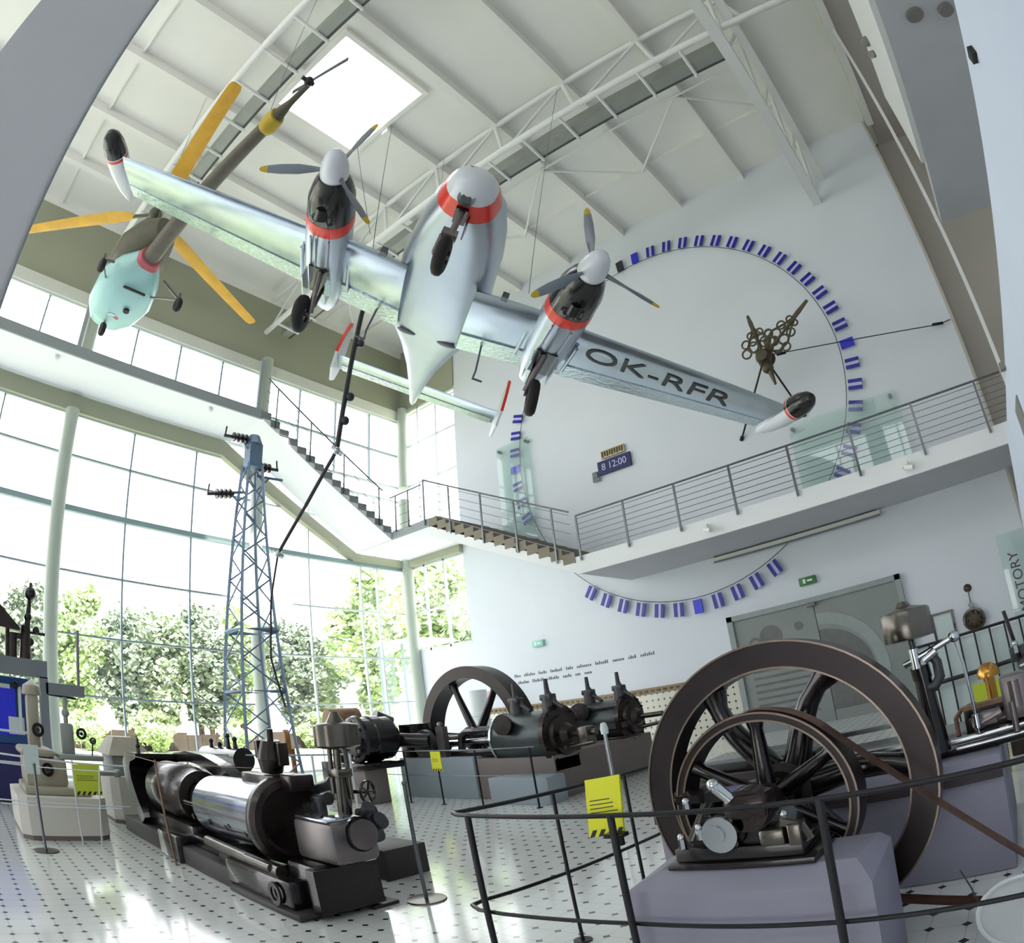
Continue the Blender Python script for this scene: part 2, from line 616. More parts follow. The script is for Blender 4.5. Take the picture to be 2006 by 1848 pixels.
# ---- glass wall: one window per field between columns, each with mullions, transoms, panes
cols_y = [-9.7, -3.65, 2.4, 8.44, 14.4]
trz = [2.0, 3.43, 4.93, 6.45, 7.81]
def window_field(n, y0, y1, z0, z1, mul, trs, thick=(), dark='mullion'):
    w = thing('window_%d' % n, None, None, (XG, (y0 + y1) / 2, z0), kind='structure')
    f = MB()
    f.span((XG - 0.06, y0, z0), (XG + 0.06, y1, z0 + 0.08)); f.span((XG - 0.06, y0, z1 - 0.06), (XG + 0.06, y1, z1))
    f.build('window_frame', 'mullion_white', w)
    for y in mul:
        m = MB(); m.span((XG - 0.05, y - 0.024, z0), (XG + 0.05, y + 0.024, z1)); m.build('mullion', dark, w)
    for z in trs:
        m = MB()
        t = 0.07 if z in thick else 0.022
        m.span((XG - 0.05, y0, z - t), (XG + 0.06 + (0.06 if z in thick else 0), y1, z + t)); m.build('transom', 'transom_teal' if z in thick else dark, w)
    g = MB(); g.span((XG - 0.012, y0, z0), (XG + 0.0, y1, z1)); g.build('pane', 'glass', w)
    return w
for i in range(4):
    a, b = cols_y[i], cols_y[i + 1]
    z1 = 8.9
    window_field(i + 1, a, b, 0.02, z1, [a + (b - a) * k / 3 for k in (1, 2)] + ([13.1] if i == 3 else []), trz, (6.45,), 'mullion_white' if i == 3 else 'mullion')
for i in range(4):
    a, b = cols_y[i], cols_y[i + 1]
    w = window_field(i + 5, a, b, 9.35, 11.95, [a + (b - a) * k / 4 for k in (1, 2, 3)], [10.6], ())
    if i < 3:
        s_ = MB()
        for k in range(5):
            z = 10.75 + k * 0.24
            s_.span((XG + 0.03, a + 0.2, z), (XG + 0.045, b - 0.2, z + 0.012))
        s_.build('blind_wires', 'mullion_white', w)
# short glazed return in the corner, in line with the clock wall
def corner_window(n, z0, z1, trs, mats):
    w = thing('window_%d' % n, None, None, (-16, YW, z0), kind='structure')
    f = MB()
    f.span((XG, YW + 0.0, z0), (-14.5, YW + 0.12, z0 + 0.08)); f.span((XG, YW, z1 - 0.08), (-14.5, YW + 0.12, z1))
    f.build('window_frame', mats, w)
    for k in (1, 2):
        x = XG + (2.95) * k / 3
        m = MB(); m.span((x - 0.03, YW, z0), (x + 0.03, YW + 0.1, z1)); m.build('mullion', mats, w)
    for z in trs:
        m = MB(); m.span((XG, YW + 0.02, z - 0.03), (-14.5, YW + 0.1, z + 0.03)); m.build('transom', mats, w)
    g = MB(); g.span((XG, YW + 0.05, z0), (-14.5, YW + 0.06, z1)); g.build('pane', 'glass', w)
corner_window(9, 3.62, 6.5, [4.93], 'mullion_white')
corner_window(10, 6.9, 12.3, [9.4, 10.9], 'mullion_white')
mb = MB(); mb.span((XG, YW, 0), (-14.52, YW + 0.3, 3.62)); struct(mb.build('wall_corner', 'wall_white'))
# olive beams
mb = MB(); mb.span((XG - 0.6, YB, 12.32), (XG + 0.05, 14.6, H)); struct(mb.build('trim_3', 'olive'))
mb = MB(); mb.span((XG - 0.1, YB, 11.95), (XG + 0.14, 14.5, 12.32)); struct(mb.build('trim_4', 'trim_cream'))
mb = MB(); mb.span((XG, YW - 0.05, 12.35), (-14.5, YW + 0.4, H)); struct(mb.build('trim_5', 'olive'))
mb = MB(); mb.span((XG - 0.02, YB, 8.88), (XG + 0.22, 7.2, 9.35)); struct(mb.build('trim_6', 'olive'))
mb = MB(); mb.prism([(XG - 0.02, 7.2, 8.88), (XG - 0.02, 12.1, 6.48), (XG - 0.02, 14.4, 6.48), (XG - 0.02, 14.4, 6.74), (XG - 0.02, 12.2, 6.74), (XG - 0.02, 7.2, 9.35)], (0.24, 0, 0)); struct(mb.build('trim_7', 'olive'))
mb = MB(); mb.span((XG, YW - 0.18, 6.48), (-14.5, YW, 6.74)); struct(mb.build('trim_8', 'olive'))
# round columns along the glass
for i, (y, lb) in enumerate(((2.4, 'pale green round column before the glass wall, behind the milling machine'),
                             (8.44, 'pale green round column behind the lattice pylon'),
                             (14.3, 'pale round corner column where the two glass walls meet'),
                             (-3.65, 'pale green round column of the glass wall nearest the grey pillar'))):
    t = thing('column', lb, 'column', (XG + 0.25, y, 0))
    m = MB(); m.cyl((XG + 0.25, y, 0), (XG + 0.25, y, 8.9), 0.2, n=24); m.build('lower_shaft', 'column_green', t)
    m = MB(); m.cyl((XG + 0.25, y, 9.35), (XG + 0.25, y, 12.4), 0.2, n=24)
    m.build('upper_shaft', 'column_green', t)
    if i < 2:
        m = MB(); m.span((XG + 0.4, y - 0.33, 9.55), (XG + 0.5, y - 0.21, 12.2)); m.build('duct_riser', 'fascia_grey', t)

# ---- galleries and stairs
def slab(name, a, b, label):
    t = thing(name, label, 'walkway', ((a[0] + b[0]) / 2, (a[1] + b[1]) / 2, a[2]))
    return t
t = slab('gallery_walkway', (XG, YB, 9.35), (XF, 7.45, 9.58), 'white upper walkway slab along the glass wall')
m = MB(); m.span((XG + 0.23, YB, 9.35), (XF - 0.06, 7.45, 9.55)); m.build('slab', 'slab_white', t)
m = MB(); m.span((XF - 0.06, YB, 9.33), (XF, 7.5, 9.6)); m.build('fascia', 'fascia_grey', t)
for y in (-1.5, 1.45, 6.0):
    m = MB(); m.lathe([(0.0, 0), (0.07, 0.01), (0.07, 0.09), (0.03, 0.12), (0, 0.12)], (XF - 0.35, y, 9.35), (0, 0, -1), 12); m.build('spot_lamp', 'lamp_white', t)
# upper flight
NS = 15
t = thing('staircase', 'upper stair flight with grey steps dropping along the glass wall to the landing', 'staircase', (-16.3, 9.7, 6.72))
m = MB()
y0, z0, y1, z1 = 7.45, 9.35, 12.07, 6.72
m.prism([(XG + 0.47, y0, z0), (XG + 0.47, y1, z1), (XG + 0.47, y1, z1 + 0.2), (XG + 0.47, y0, z0 + 0.2)], (XF - XG - 0.47, 0, 0)); m.build('soffit', 'slab_white', t)
m = MB()
for k in range(NS):
    ya = y0 + (y1 - y0) * k / NS; yb = y0 + (y1 - y0) * (k + 1) / NS
    zt = 9.56 - (9.56 - 6.95) * k / NS
    zb = z0 + 0.2 - (z0 - z1) * (k + 1) / NS
    m.span((XG + 0.5, ya, min(zb, zt - 0.2)), (XF + 0.012, yb, zt))
m.build('steps', 'step_grey', t)
# landing
t = thing('landing', 'white corner landing slab between the two stair flights', 'landing', (-15.4, 13.2, 6.72))
m = MB(); m.span((XG + 0.47, YR + 0.05, 6.72), (-13.44, YW - .01, 6.93)); m.build('slab', 'slab_white', t)
m = MB(); m.span((XF, YR, 6.72), (-13.44, YR + 0.05, 6.95)); m.span((XG + 0.5, YR + 0.05, 6.93), (-13.44, YW - .01, 6.95)); m.build('edge', 'fascia_grey', t)
# lower flight
t = thing('staircase', 'lower stair flight with brown steps dropping along the clock wall', 'staircase', (-11, 13.2, 4.36))
xa, xb, za, zb = -13.44, -8.55, 6.95, 4.72
m = MB(); m.prism([(xa, YR, za - 0.5), (xb, YR, zb - 0.36), (xb, YR, zb - 0.12), (xa, YR, za - 0.23)], (0, YW - YR - 0.17, 0)); m.build('soffit', 'slab_white', t)
m = MB()
N2 = 14
for k in range(N2):
    x0 = xa + (xb - xa) * k / N2; x1 = xa + (xb - xa) * (k + 1) / N2
    zt = za - (za - zb) * k / N2 - 0.02
    m.span((x0, YR - 0.012, zt - 0.24), (x1, YW - 0.17, zt))
m.build('steps', 'step_concrete', t)
# clock-wall gallery
t = slab('gallery_walkway', (-8.55, YR, 4.36), (1.27, YW, 4.72), 'white gallery slab crossing the clock wall above the grey doors')
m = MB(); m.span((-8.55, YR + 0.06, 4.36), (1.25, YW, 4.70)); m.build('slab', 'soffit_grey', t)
m = MB(); m.span((-8.55, YR, 4.34), (1.25, YR + 0.06, 4.74)); m.build('fascia', 'slab_white', t)
for x in (-5.2, -1.0):
    m = MB(); m.box((x, YR - 0.07, 4.56), (0.12, 0.12, 0.1)); m.cyl((x, YR - 0.12, 4.5), (x + 0.16, YR - 0.2, 4.44), 0.05); m.build('spot_lamp', 'lamp_white', t)
# long strip lamp in the angle under the gallery
t = thing('strip_lamp', 'long slim strip lamp under the gallery above the grey doors', 'lamp', (-4.0, YW - 0.2, 4.12))
m = MB(); m.span((-6.1, YW - 0.22, 4.22), (-2.0, YW - 0.06, 4.32)); m.build('housing', 'trim_cream', t)
m = MB(); m.span((-6.1, YW - 0.235, 4.19), (-2.0, YW - 0.215, 4.23)); m.span((-6.1, YW - 0.06, 4.3), (-6.05, YW - 0.2, 4.36)); m.build('edge', 'gantry_grey', t)

# ---- railings
def railing(name, label, P, posts, hgt, drop, nw, mats=('steel_rail', 'steel_rail', 'steel_rail'), rr=0.022, wr=0.008, group=None, ret=None):
    """P: foot line points (3D); posts: points on that line"""
    t = thing(name, label, 'railing', P[0], group)
    up = Vector((0, 0, hgt))
    top = [Vector(p) + up for p in P]
    if ret:
        top += [Vector(q) for q in ret]
    m = MB(); m.path(top, rr, 8); m.build('handrail', mats[0], t)
    for p in posts:
        m = MB()
        p = Vector(p)
        m.box(p + Vector((0, 0, (hgt - drop) / 2)), (0.045, 0.03, hgt + drop))
        m.cyl(p + Vector((0, 0, -drop * 0.5)) + Vector((0, 0.05, 0)), p + Vector((0, -0.02, -drop * 0.5)), 0.018)
        m.build('post', mats[1], t)
    for k in range(nw):
        h = 0.12 + (hgt - 0.2) * k / max(1, nw - 1)
        m = MB(); m.path([Vector(p) + Vector((0, 0, h)) for p in P], wr, 5); m.build('rail_wire', mats[2], t)
    return t
fz = 4.72
pp = [(-8.36 + i * 1.3, YR - 0.04, fz) for i in range(8)]
railing('gallery_railing', 'steel railing with seven wires along the gallery edge on the clock wall', [(-8.36, YR - 0.04, fz), (1.28, YR - 0.04, fz)], pp, 0.96, 0.1, 7)
sl = (za - zb) / (xb - xa)
def fl2(x): return (x, YR - 0.04, za - sl * (x - xa))
railing('stair_railing', 'steel railing descending the lower flight along the clock wall', [fl2(-13.6), fl2(-12.5), fl2(-9.06), fl2(-8.55)], [fl2(x) for x in (-13.58, -12.53, -11.33, -10.2, -9.05)], 1.1, 0.25, 5)
def fl1(y): return (XF + 0.04, y, 9.56 - (9.56 - 6.95) / (y1 - y0) * (y - y0))
railing('stair_railing', 'steel railing descending the upper flight along the glass wall', [fl1(7.55), fl1(11.75)], [fl1(y) for y in (7.9, 9.1, 10.3, 11.6)], 1.05, 0.15, 4)
railing('landing_railing', 'short steel railing across the corner landing edge', [(XF + 0.04, YR - 0.04, 6.95), (-13.7, YR - 0.04, 6.95)], [(-14.9, YR - 0.04, 6.95), (-14.3, YR - 0.04, 6.95)], 1.05, 0.05, 4)

# ---- roof: purlins, trusses, ducts, skylight
for k in range(-1, 9):
    x = -0.93 - 2.07 * k
    nm = ['right of the big roof truss', 'beside the big roof truss', 'second left of the big roof truss', 'third left of the big roof truss', 'right along the skylight', 'left along the skylight', 'second left of the skylight', 'third left of the skylight', 'over the helicopter', 'beside the olive beam'][k + 1]
    m = MB()
    m.span((x - 0.1, YB if k != 4 else sy1 + .12, H - 0.26), (x + 0.1, YW, H))
    single(m, 'roof_purlin', 'ceiling_white', 'white roof purlin running to the clock wall, ' + nm, 'purlin', 'white roof purlins')
    if k == 4:
        m = MB(); m.span((x - 0.1, YB, H - 0.26), (x + 0.1, sy0 - .12, H))
        single(m, 'roof_purlin', 'ceiling_white', 'short white roof purlin between the grey pillar side and the skylight', 'purlin', 'white roof purlins')
# thin cross battens between the purlins
bt = [(y, k) for y in (-2.0, 0.15, 12.3) for k in range(0, 8)]
for y, k in bt:
    x = -0.93 - 2.07 * k
    m = MB(); m.span((x - 1.95, y - 0.035, H - 0.1), (x - 0.12, y + 0.035, H))
    yl = {-2.0: 'near the grey pillar', 0.15: 'over the rotor', 12.3: 'by the clock wall'}[y]
    single(m, 'ceiling_batten', 'ceiling_white', 'thin ceiling batten %s, %s from the big truss' % (yl, ['first bay', 'second bay', 'third bay', 'fourth bay', 'fifth bay', 'sixth bay', 'seventh bay', 'eighth bay'][k]), 'batten', 'ceiling battens')
def truss(label, y, ybc, zb):
    t = thing('roof_truss', label, 'truss', (-9, y, zb))
    m = MB(); m.cyl((-17.3, y, H - 0.2), (1.0, y, H - 0.2), 0.075, n=10); m.build('top_chord', 'paint_white', t)
    m = MB(); m.cyl((-17.3, ybc, zb), (1.0, ybc, zb), 0.085, n=10); m.build('bottom_chord', 'paint_white', t)
    for k in range(8):
        x = -0.93 - 2.07 * k
        for dx in (-1.5, 0.35):
            m = MB(); m.cyl((x, y, H - 0.22), (x + dx, ybc, zb), 0.04 if dx < 0 else 0.055, n=8); m.build('diagonal', 'paint_white', t)
    return t
truss('white tubular roof truss with long grey duct, above the aeroplane nose', 8.42, 8.28, 13.4)
truss('white ladder-like roof truss above the helicopter tail boom', 2.55, 2.32, 13.4)
def duct(label, y0_, y1_, z, x0, x1, ybc):
    t = thing('air_duct', label, 'duct', ((x0 + x1) / 2, (y0_ + y1_) / 2, z))
    m = MB(); m.span((x0, y0_, z), (x1, y1_, z + 0.34)); m.build('trunk', 'duct_grey', t)
    m = MB(); m.span((x0, y1_, z - 0.01), (x1, y1_ + 0.06, z + 0.3)); m.build('dark_edge', 'duct_dark', t)  # dark stripe along the far edge of the duct
    n = int((x1 - x0) / 1.03)
    for k in range(n):
        x = x0 + 0.5 + k * 1.03
        m = MB(); m.cyl((x, ybc, z + 0.02), (x, y1_ + 0.1, z - 0.03), 0.04, n=8); m.build('bracket', 'paint_white', t)
duct('grey ventilation duct beside the roof truss above the aeroplane nose', 8.72, 9.02, 13.32, -17.0, -1.25, 8.28)
duct('grey ventilation duct beside the roof truss above the helicopter', 2.95, 3.18, 13.32, -17.0, -1.25, 2.32)
# wind bracing against the clock wall
t = thing('wind_bracing', 'white zigzag roof bracing between the long duct and the clock wall', 'bracing', (-7, 11.4, H - 0.35))
for k in range(4):
    xa_ = -3.1 - 4.14 * k
    for dx in (2.07, -2.07):
        m = MB(); m.cyl((xa_, 10.4, H - 0.3), (xa_ + dx, 12.3, H - 0.3), 0.035, n=8); m.build('brace', 'paint_white', t)
m = MB(); m.cyl((-17, 10.4, H - 0.3), (-1.2, 10.4, H - 0.3), 0.03, n=8); m.build('tie_rod', 'paint_white', t)
# big lengthwise truss at the right
t = thing('roof_truss', 'deep white roof truss running from the camera to the clock wall, right of the clock', 'truss', (-1.1, 2, 12.7))
m = MB(); m.span((-1.28, YB, 12.66), (-1.04, YW, 12.86)); m.build('bottom_chord', 'paint_white', t)
m = MB(); m.span((-0.9, YB, 13.4), (-0.72, YW, 13.55)); m.build('side_chord', 'paint_white', t)
for k in range(12):
    y = -9.5 + k * 2.0
    m = MB(); m.cyl((-1.16, y, 12.8), (-0.95, y + 1.0, H - 0.2), 0.05, n=8); m.cyl((-0.95, y + 1.0, H - 0.2), (-1.16, y + 2.0, 12.8), 0.05, n=8); m.build('diagonal', 'paint_white', t)
# skylight
t = thing('skylight', 'bright square skylight in the ceiling above the left propeller', 'skylight', (-9.05, 5.15, H), None)
m = MB()
for a, b in (((sx0 - 0.12, sy0 - 0.12), (sx1 + 0.12, sy0)), ((sx0 - 0.12, sy1), (sx1 + 0.12, sy1 + 0.12)), ((sx0 - 0.12, sy0), (sx0, sy1)), ((sx1, sy0), (sx1 + 0.12, sy1))):
    m.span((a[0], a[1], H - 0.12), (b[0], b[1], H + 0.32))
m.build('frame', 'ceiling_white', t)
m = MB(); m.span((sx0, sy0, H + 0.2), (sx1, sy1, H + 0.215)); m.build('pane', 'ceiling_glass', t)
# ceiling edge trim, upper gallery at the right
mb = MB(); mb.span((1.02, 4.0, H - 0.16), (1.16, YW + 1.0, H)); struct(mb.build('trim_9', 'trim_cream'))
mb = MB(); mb.span((1.16, YB, H - 0.06), (XR, 15.6, H)); struct(mb.build('trim_10', 'recess_beige'))
mb = MB(); mb.span((0.93, YW, 0), (1.0, 15.6, H)); struct(mb.build('wall_return', 'recess_beige'))
t = thing('gallery_balcony', 'overhanging right-hand gallery with a white parapet and grey underside', 'balcony', (2.0, 2.8, 8.85))
m = MB(); m.span((1.27, -4, 8.9), (1.36, 9.5, 10.75)); m.build('parapet', 'paint_white', t)
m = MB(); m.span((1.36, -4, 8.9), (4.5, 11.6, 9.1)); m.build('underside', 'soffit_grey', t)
m = MB(); m.cyl((1.83, 6.21, 8.9), (1.83, 6.21, 8.84), 0.13, n=16); m.build('ceiling_speaker', 'fixture_grey', t)
m = MB(); m.cyl((2.29, 6.29, 8.9), (2.29, 6.29, 8.8), 0.11, n=16); m.build('ceiling_speaker', 'fixture_grey', t)
m = MB(); m.ball((1.24, 7.6, 10.3), 0.1); m.cyl((1.27, 7.75, 10.1), (1.2, 7.7, 10.05), 0.07); m.build('spot_lamp', 'fixture_grey', t)
m = MB(); m.span((1.16, 10.6, 4.9), (1.22, 10.66, H)); single(m, 'gallery_post', 'paint_white', 'slim white post rising behind the right end of the gallery railing', 'post')
# near white wall panel at the far right
t = thing('wall_panel', 'tall blurred white wall panel close by at the right edge', 'wall panel', (0.8, 6, 0))
m = MB(); m.prism([(0.75, 0.9, 0), (0.75, 0.9, 3.80), (0.75, 9.0, 3.72), (0.75, 11.0, 2.95), (0.75, 11.6, 2.6), (0.75, 11.6, 2.2), (0.75, 9, 2.2), (0.75, 5, 1.9), (0.75, 5, 0)], (0.3, 0, 0))
m.build('board', 'panel_near', t)
m = MB(); m.span((0.735, 6.2, 3.0), (0.75, 6.75, 3.4)); m.build('vent_grille', 'fixture_grey', t)
m = MB(); m.box((0.74, 2.12, 3.66), (0.03, 0.07, 0.05)); m.build('clip', 'ink_black', t)
m = MB(); m.box((0.72, 6.3, 3.75), (0.05, 0.1, 0.07)); m.build('fixture', 'fixture_grey', t)
# near grey pillar at the left
t = thing('pillar', 'broad grey pillar close by at the left edge', 'pillar', (-3.2, -0.5, 0))
m = MB(); m.prism([(-3.0, -0.1, 0), (-3.75, -0.1, 0), (-3.75, -0.95, 0), (-2.95, -0.78, 0)], (0, 0, H)); m.build('shaft', 'pillar_grey', t)
m = MB(); m.cyl((-2.98, -0.09, 0), (-2.98, -0.09, H), 0.012); m.build('edge_strip', 'fascia_grey', t)
# ---- doors with a printed mural
t = thing('door_1', None, None, (-4.0, YW, 0), kind='structure')
m = MB(); m.span((-6.12, YW - 0.12, 0), (-5.98, YW, 2.86)); m.span((-2.06, YW - 0.12, 0), (-1.94, YW, 2.86)); m.span((-6.12, YW - 0.12, 2.74), (-1.94, YW, 2.86)); m.build('door_frame', 'mural_mid', t)
for i, (a, b) in enumerate(((-5.98, -4.0), (-3.98, -2.06))):
    m = MB(); m.span((a, YW - 0.06, 0), (b, YW, 2.74)); lf = m.build('door_leaf', 'door_grey', t)
    mm = MB()
    y = YW - 0.068
    if i == 0:
        for k in range(9):
            mm.span((a + 0.25, y, 0.3 + k * 0.16), (b - 0.3, y + 0.008, 0.36 + k * 0.16), 0)
        mm.ring((a + 0.45, y + 0.004, 2.1), (0, 1, 0), 0.1, 0.16, 0.008, 24)
        mm.lathe([(0, 0), (0.27, 0), (0.27, 0.008), (0, 0.008)], (a + 0.85, y, 2.2), (0, 1, 0), 24)
        mm.lathe([(0, 0), (0.1, 0), (0.1, 0.008), (0, 0.008)], (a + 1.55, y, 2.3), (0, 1, 0), 16)
    else:
        pts = [(a + 0.0, y, 0.9)] + [(a - 0.0 + 1.1 * math.sin(q), y, 1.05 + 1.05 * math.cos(q)) for q in [i_ * PI / 20 for i_ in range(0, 15)]] + [(a + 0.9, y, 0.25), (a, y, 0.25)]
        mm.prism(pts, (0, 0.006, 0), 0)
        arc = [(a + 1.42 * math.sin(q), y - 0.002, 1.05 + 1.42 * math.cos(q)) for q in [i_ * PI / 20 for i_ in range(0, 14)]]
        arc2 = [(a + 1.16 * math.sin(q), y - 0.002, 1.05 + 1.16 * math.cos(q)) for q in [i_ * PI / 20 for i_ in range(13, -1, -1)]]
        mm.prism(arc + arc2, (0, 0.006, 0), 1)
    mm.build('mural', ['mural_dark', 'mural_mid'], lf)
    m = MB(); m.cyl((-4.06 + 0.14 * i, YW - 0.13, 1.0), (-4.06 + 0.14 * i, YW - 0.13, 1.3), 0.015); m.build('door_handle', 'steel_rail', lf)
m = MB(); m.box((-4.02, YW - 0.16, 2.7), (0.22, 0.1, 0.09), bev=0.02); m.build('door_closer', 'fixture_grey', t)
# ================================================================== ON THE CLOCK WALL
RC = (-6.77, 8.42 - H * 0 + 0.0)
cx, cz, cr = -6.77, 8.417, 5.13
def rpos(mn, r):
    a = PI / 2 - mn * PI / 30
    return cx + r * math.cos(a), cz + r * math.sin(a)
m = MB()
m.path([(rpos(i * 0.5, cr - 0.22)[0], YW - 0.12, rpos(i * 0.5, cr - 0.22)[1]) for i in range(120)], 0.009, 5, closed=True)
single(m, 'clock_ring', 'wire_dark', 'thin dark wire ring of the giant wall clock carrying its blue minute markers', 'wire ring')
flag_cache = {}
def marker(mn):
    kind = 'black' if mn in (59,) else 'lit' if mn in (0, 15, 30, 45) else 'stripe'
    x, z = rpos(mn, cr)
    a = PI / 2 - mn * PI / 30
    rad = Vector((math.cos(a), 0, math.sin(a)))
    tan = Vector((math.sin(a), 0, -math.cos(a)))
    lb = {'black': 'black marker on the wall clock ring beside the right propeller', 'lit': 'solid bright blue quarter-hour marker at the %d minute place of the wall clock ring' % mn,
          'stripe': 'blue double-barred marker at the %d minute place of the wall clock ring' % mn}[kind]
    t = thing('clock_marker', lb, 'clock marker', (x, YW - 0.1, z), 'minute markers on the clock ring')
    t.matrix_world = Matrix(((tan.x, rad.x, 0, x), (0, 0, 1, YW - 0.1), (tan.z, rad.z, 0, z), (0, 0, 0, 1)))
    key = kind
    if key not in flag_cache:
        L = []
        if kind == 'stripe':
            for sx in (-0.085, 0.085):
                m = MB(); m.box((sx, 0, 0), (0.085, 0.34, 0.035)); L.append(('bar', m.build('bar', 'flag_blue', t, off=Vector((0, 0, 0)))))
            m = MB(); m.box((0, 0, 0.01), (0.085, 0.32, 0.02)); L.append(('backing', m.build('backing', 'flag_lilac', t, off=Vector((0, 0, 0)))))
        else:
            m = MB(); m.box((0, 0, 0), (0.22, 0.34, 0.05)); L.append(('bar', m.build('bar', 'flag_lit' if kind == 'lit' else 'flag_black', t, off=Vector((0, 0, 0)))))
        flag_cache[key] = [o for _, o in L]
    else:
        for o in flag_cache[key]:
            c = o.copy(); COL.objects.link(c); c.parent = t
for mn in [59] + list(range(0, 22)) + list(range(26, 37)) + list(range(42, 49)):
    marker(mn)
# clock hands held out from the wall by rods
P = Vector((-3.45, 13.2, 8.3))
t = thing('clock_hands', 'pair of dark ornate openwork clock hands held by rods in front of the white wall', 'clock hands', P)
def hand(name, d, L, orn):
    d = Vector(d).normalized()
    n = Vector((0, -1, 0)); s_ = d.cross(n).normalized()
    m = MB()
    q = lambda a, b: P + d * a + s_ * b
    m.path([q(-0.1, 0), q(0.55 * L, 0)], [0.05, 0.03], 8)
    m.prism([q(0.66 * L, -0.05), q(0.8 * L, -0.055), q(L, -0.03), q(L, 0.03), q(0.8 * L, 0.055), q(0.66 * L, 0.05)], n * 0.04)
    m.path([q(0.5 * L, 0), q(0.68 * L, 0)], 0.045, 8)
    for sg in (-1, 1):
        for a, b, r in orn:
            m.path([q(a * L + r * math.cos(k * PI / 9), sg * (b + r * math.sin(k * PI / 9))) for k in range(18)], 0.022, 6, closed=True)
        m.path([q(0.1 * L, 0), q(0.2 * L, sg * 0.22), q(0.36 * L, sg * 0.26), q(0.55 * L, sg * 0.1), q(0.68 * L, sg * 0.03)], 0.026, 6)
    m.build(name, 'bronze', t)
hand('hour_hand', (-0.10, -0.05, 0.99), 1.15, [(0.30, 0.16, 0.13), (0.22, 0.36, 0.11), (0.42, 0.12, 0.1), (0.42, 0.3, 0.1), (0.56, 0.12, 0.08)])
hand('minute_hand', (0.83, -0.05, 0.56), 1.66, [(0.22, 0.14, 0.13), (0.36, 0.13, 0.12), (0.5, 0.16, 0.1), (0.3, 0.3, 0.1), (0.64, 0.09, 0.07)])
m = MB(); m.lathe([(0, -0.2), (0.14, -0.18), (0.2, -0.05), (0.16, 0.1), (0.22, 0.18), (0.1, 0.3), (0, 0.3)], P, (0, 1, 0), 16); m.cyl(P, P + Vector((0.1, 0, -0.75)), 0.11, 0.03, n=10); m.ball(P + Vector((0.02, 0, -0.3)), 0.14); m.build('hub', 'bronze', t)
for q in ((-4.85, YW, 7.0), (-3.15, YW, 7.05)):
    m = MB(); m.cyl(P, q, 0.025, n=8); m.cyl(Vector(q) - (Vector(q) - P).normalized() * 0.1, q, 0.05, n=8); m.build('support_rod', 'wire_dark', t)
m = MB(); m.path([P + Vector((0.1, 0, 0)), (0.6, 14.3, 8.05), (0.9, 14.3, 8.07)], 0.012, 6); m.cyl(P + Vector((0.28, 0.08, -0.02)), P + Vector((0.5, 0.12, -0.03)), 0.035); m.cyl((0.45, 14.2, 8.05), (0.7, 14.32, 8.06), 0.035); m.build('stay_cable', 'wire_dark', t)

# glass panels
def gpanel(label, x0, x1, z0, z1):
    t = thing('wall_display', label, 'display panel', ((x0 + x1) / 2, YW - 0.12, z0))
    m = MB(); m.span((x0, YW - 0.13, z0), (x1, YW - 0.115, z1)); m.build('pane', 'glass_panel', t)
    for x in (x0 + 0.1, x1 - 0.1):
        for z in (z0 + 0.12, z1 - 0.12):
            m = MB(); m.cyl((x, YW, z), (x, YW - 0.15, z), 0.05, n=12); m.build('standoff', 'steel_rail', t)
    return t
gpanel('tall pale green glass panel on the clock wall above the lower stair flight', -12.6, -11.3, 6.0, 9.3)
gpanel('wide greenish glass panel on the clock wall behind the gallery railing', -3.6, -0.95, 4.95, 6.9)
# enamel time sign
t = thing('wall_sign', 'small blue enamel sign with a time and a yellowish title, under the aeroplane', 'sign', (-8.5, YW - 0.05, 7.2))
m = MB(); m.span((-9.0, YW - 0.09, 7.34), (-7.95, YW - 0.03, 7.72)); m.build('plate', 'navy', t)
m = MB(); m.span((-8.85, YW - 0.08, 7.78), (-8.1, YW - 0.03, 8.0))
for i in range(9):
    m.span((-8.82 + i * 0.08, YW - 0.09, 7.81 + 0.02 * (i % 2)), (-8.77 + i * 0.08, YW - 0.075, 7.97), 1)
m.build('title_strip', ['board_edge', 'ink'], t)
text_mesh('digits', '8 12:00', 0.27, mat4((1, 0, 0), (0, 0, 1), (0, -1, 0), (-8.47, YW - 0.095, 7.53)), 'flag_lilac', t)
m = MB(); m.box((-9.12, YW - 0.07, 7.4), (0.16, 0.06, 0.16)); m.box((-9.1, YW - 0.07, 7.26), (0.22, 0.05, 0.1)); m.build('bracket', 'gantry_grey', t)
# exit signs
for x, z, mt, lb in ((-4.0, 3.25, 'exit_green', 'small green emergency exit lamp above the grey doors'), (-11.85, 3.22, 'exit_teal', 'small pale green exit sign on the white wall left of the twin steam engine')):
    t = thing('exit_sign', lb, 'exit sign', (x, YW - 0.06, z - 0.1))
    m = MB(); m.span((x - 0.2, YW - 0.1, z - 0.09), (x + 0.2, YW, z + 0.09), bev=0.015); m.build('case', mt, t)
    m = MB(); m.span((x - 0.1, YW - 0.105, z - 0.05), (x - 0.04, YW - 0.1, z + 0.05)); m.span((x + 0.0, YW - 0.105, z - 0.02), (x + 0.12, YW - 0.1, z + 0.02)); m.build('pictogram', 'lamp_white', t)
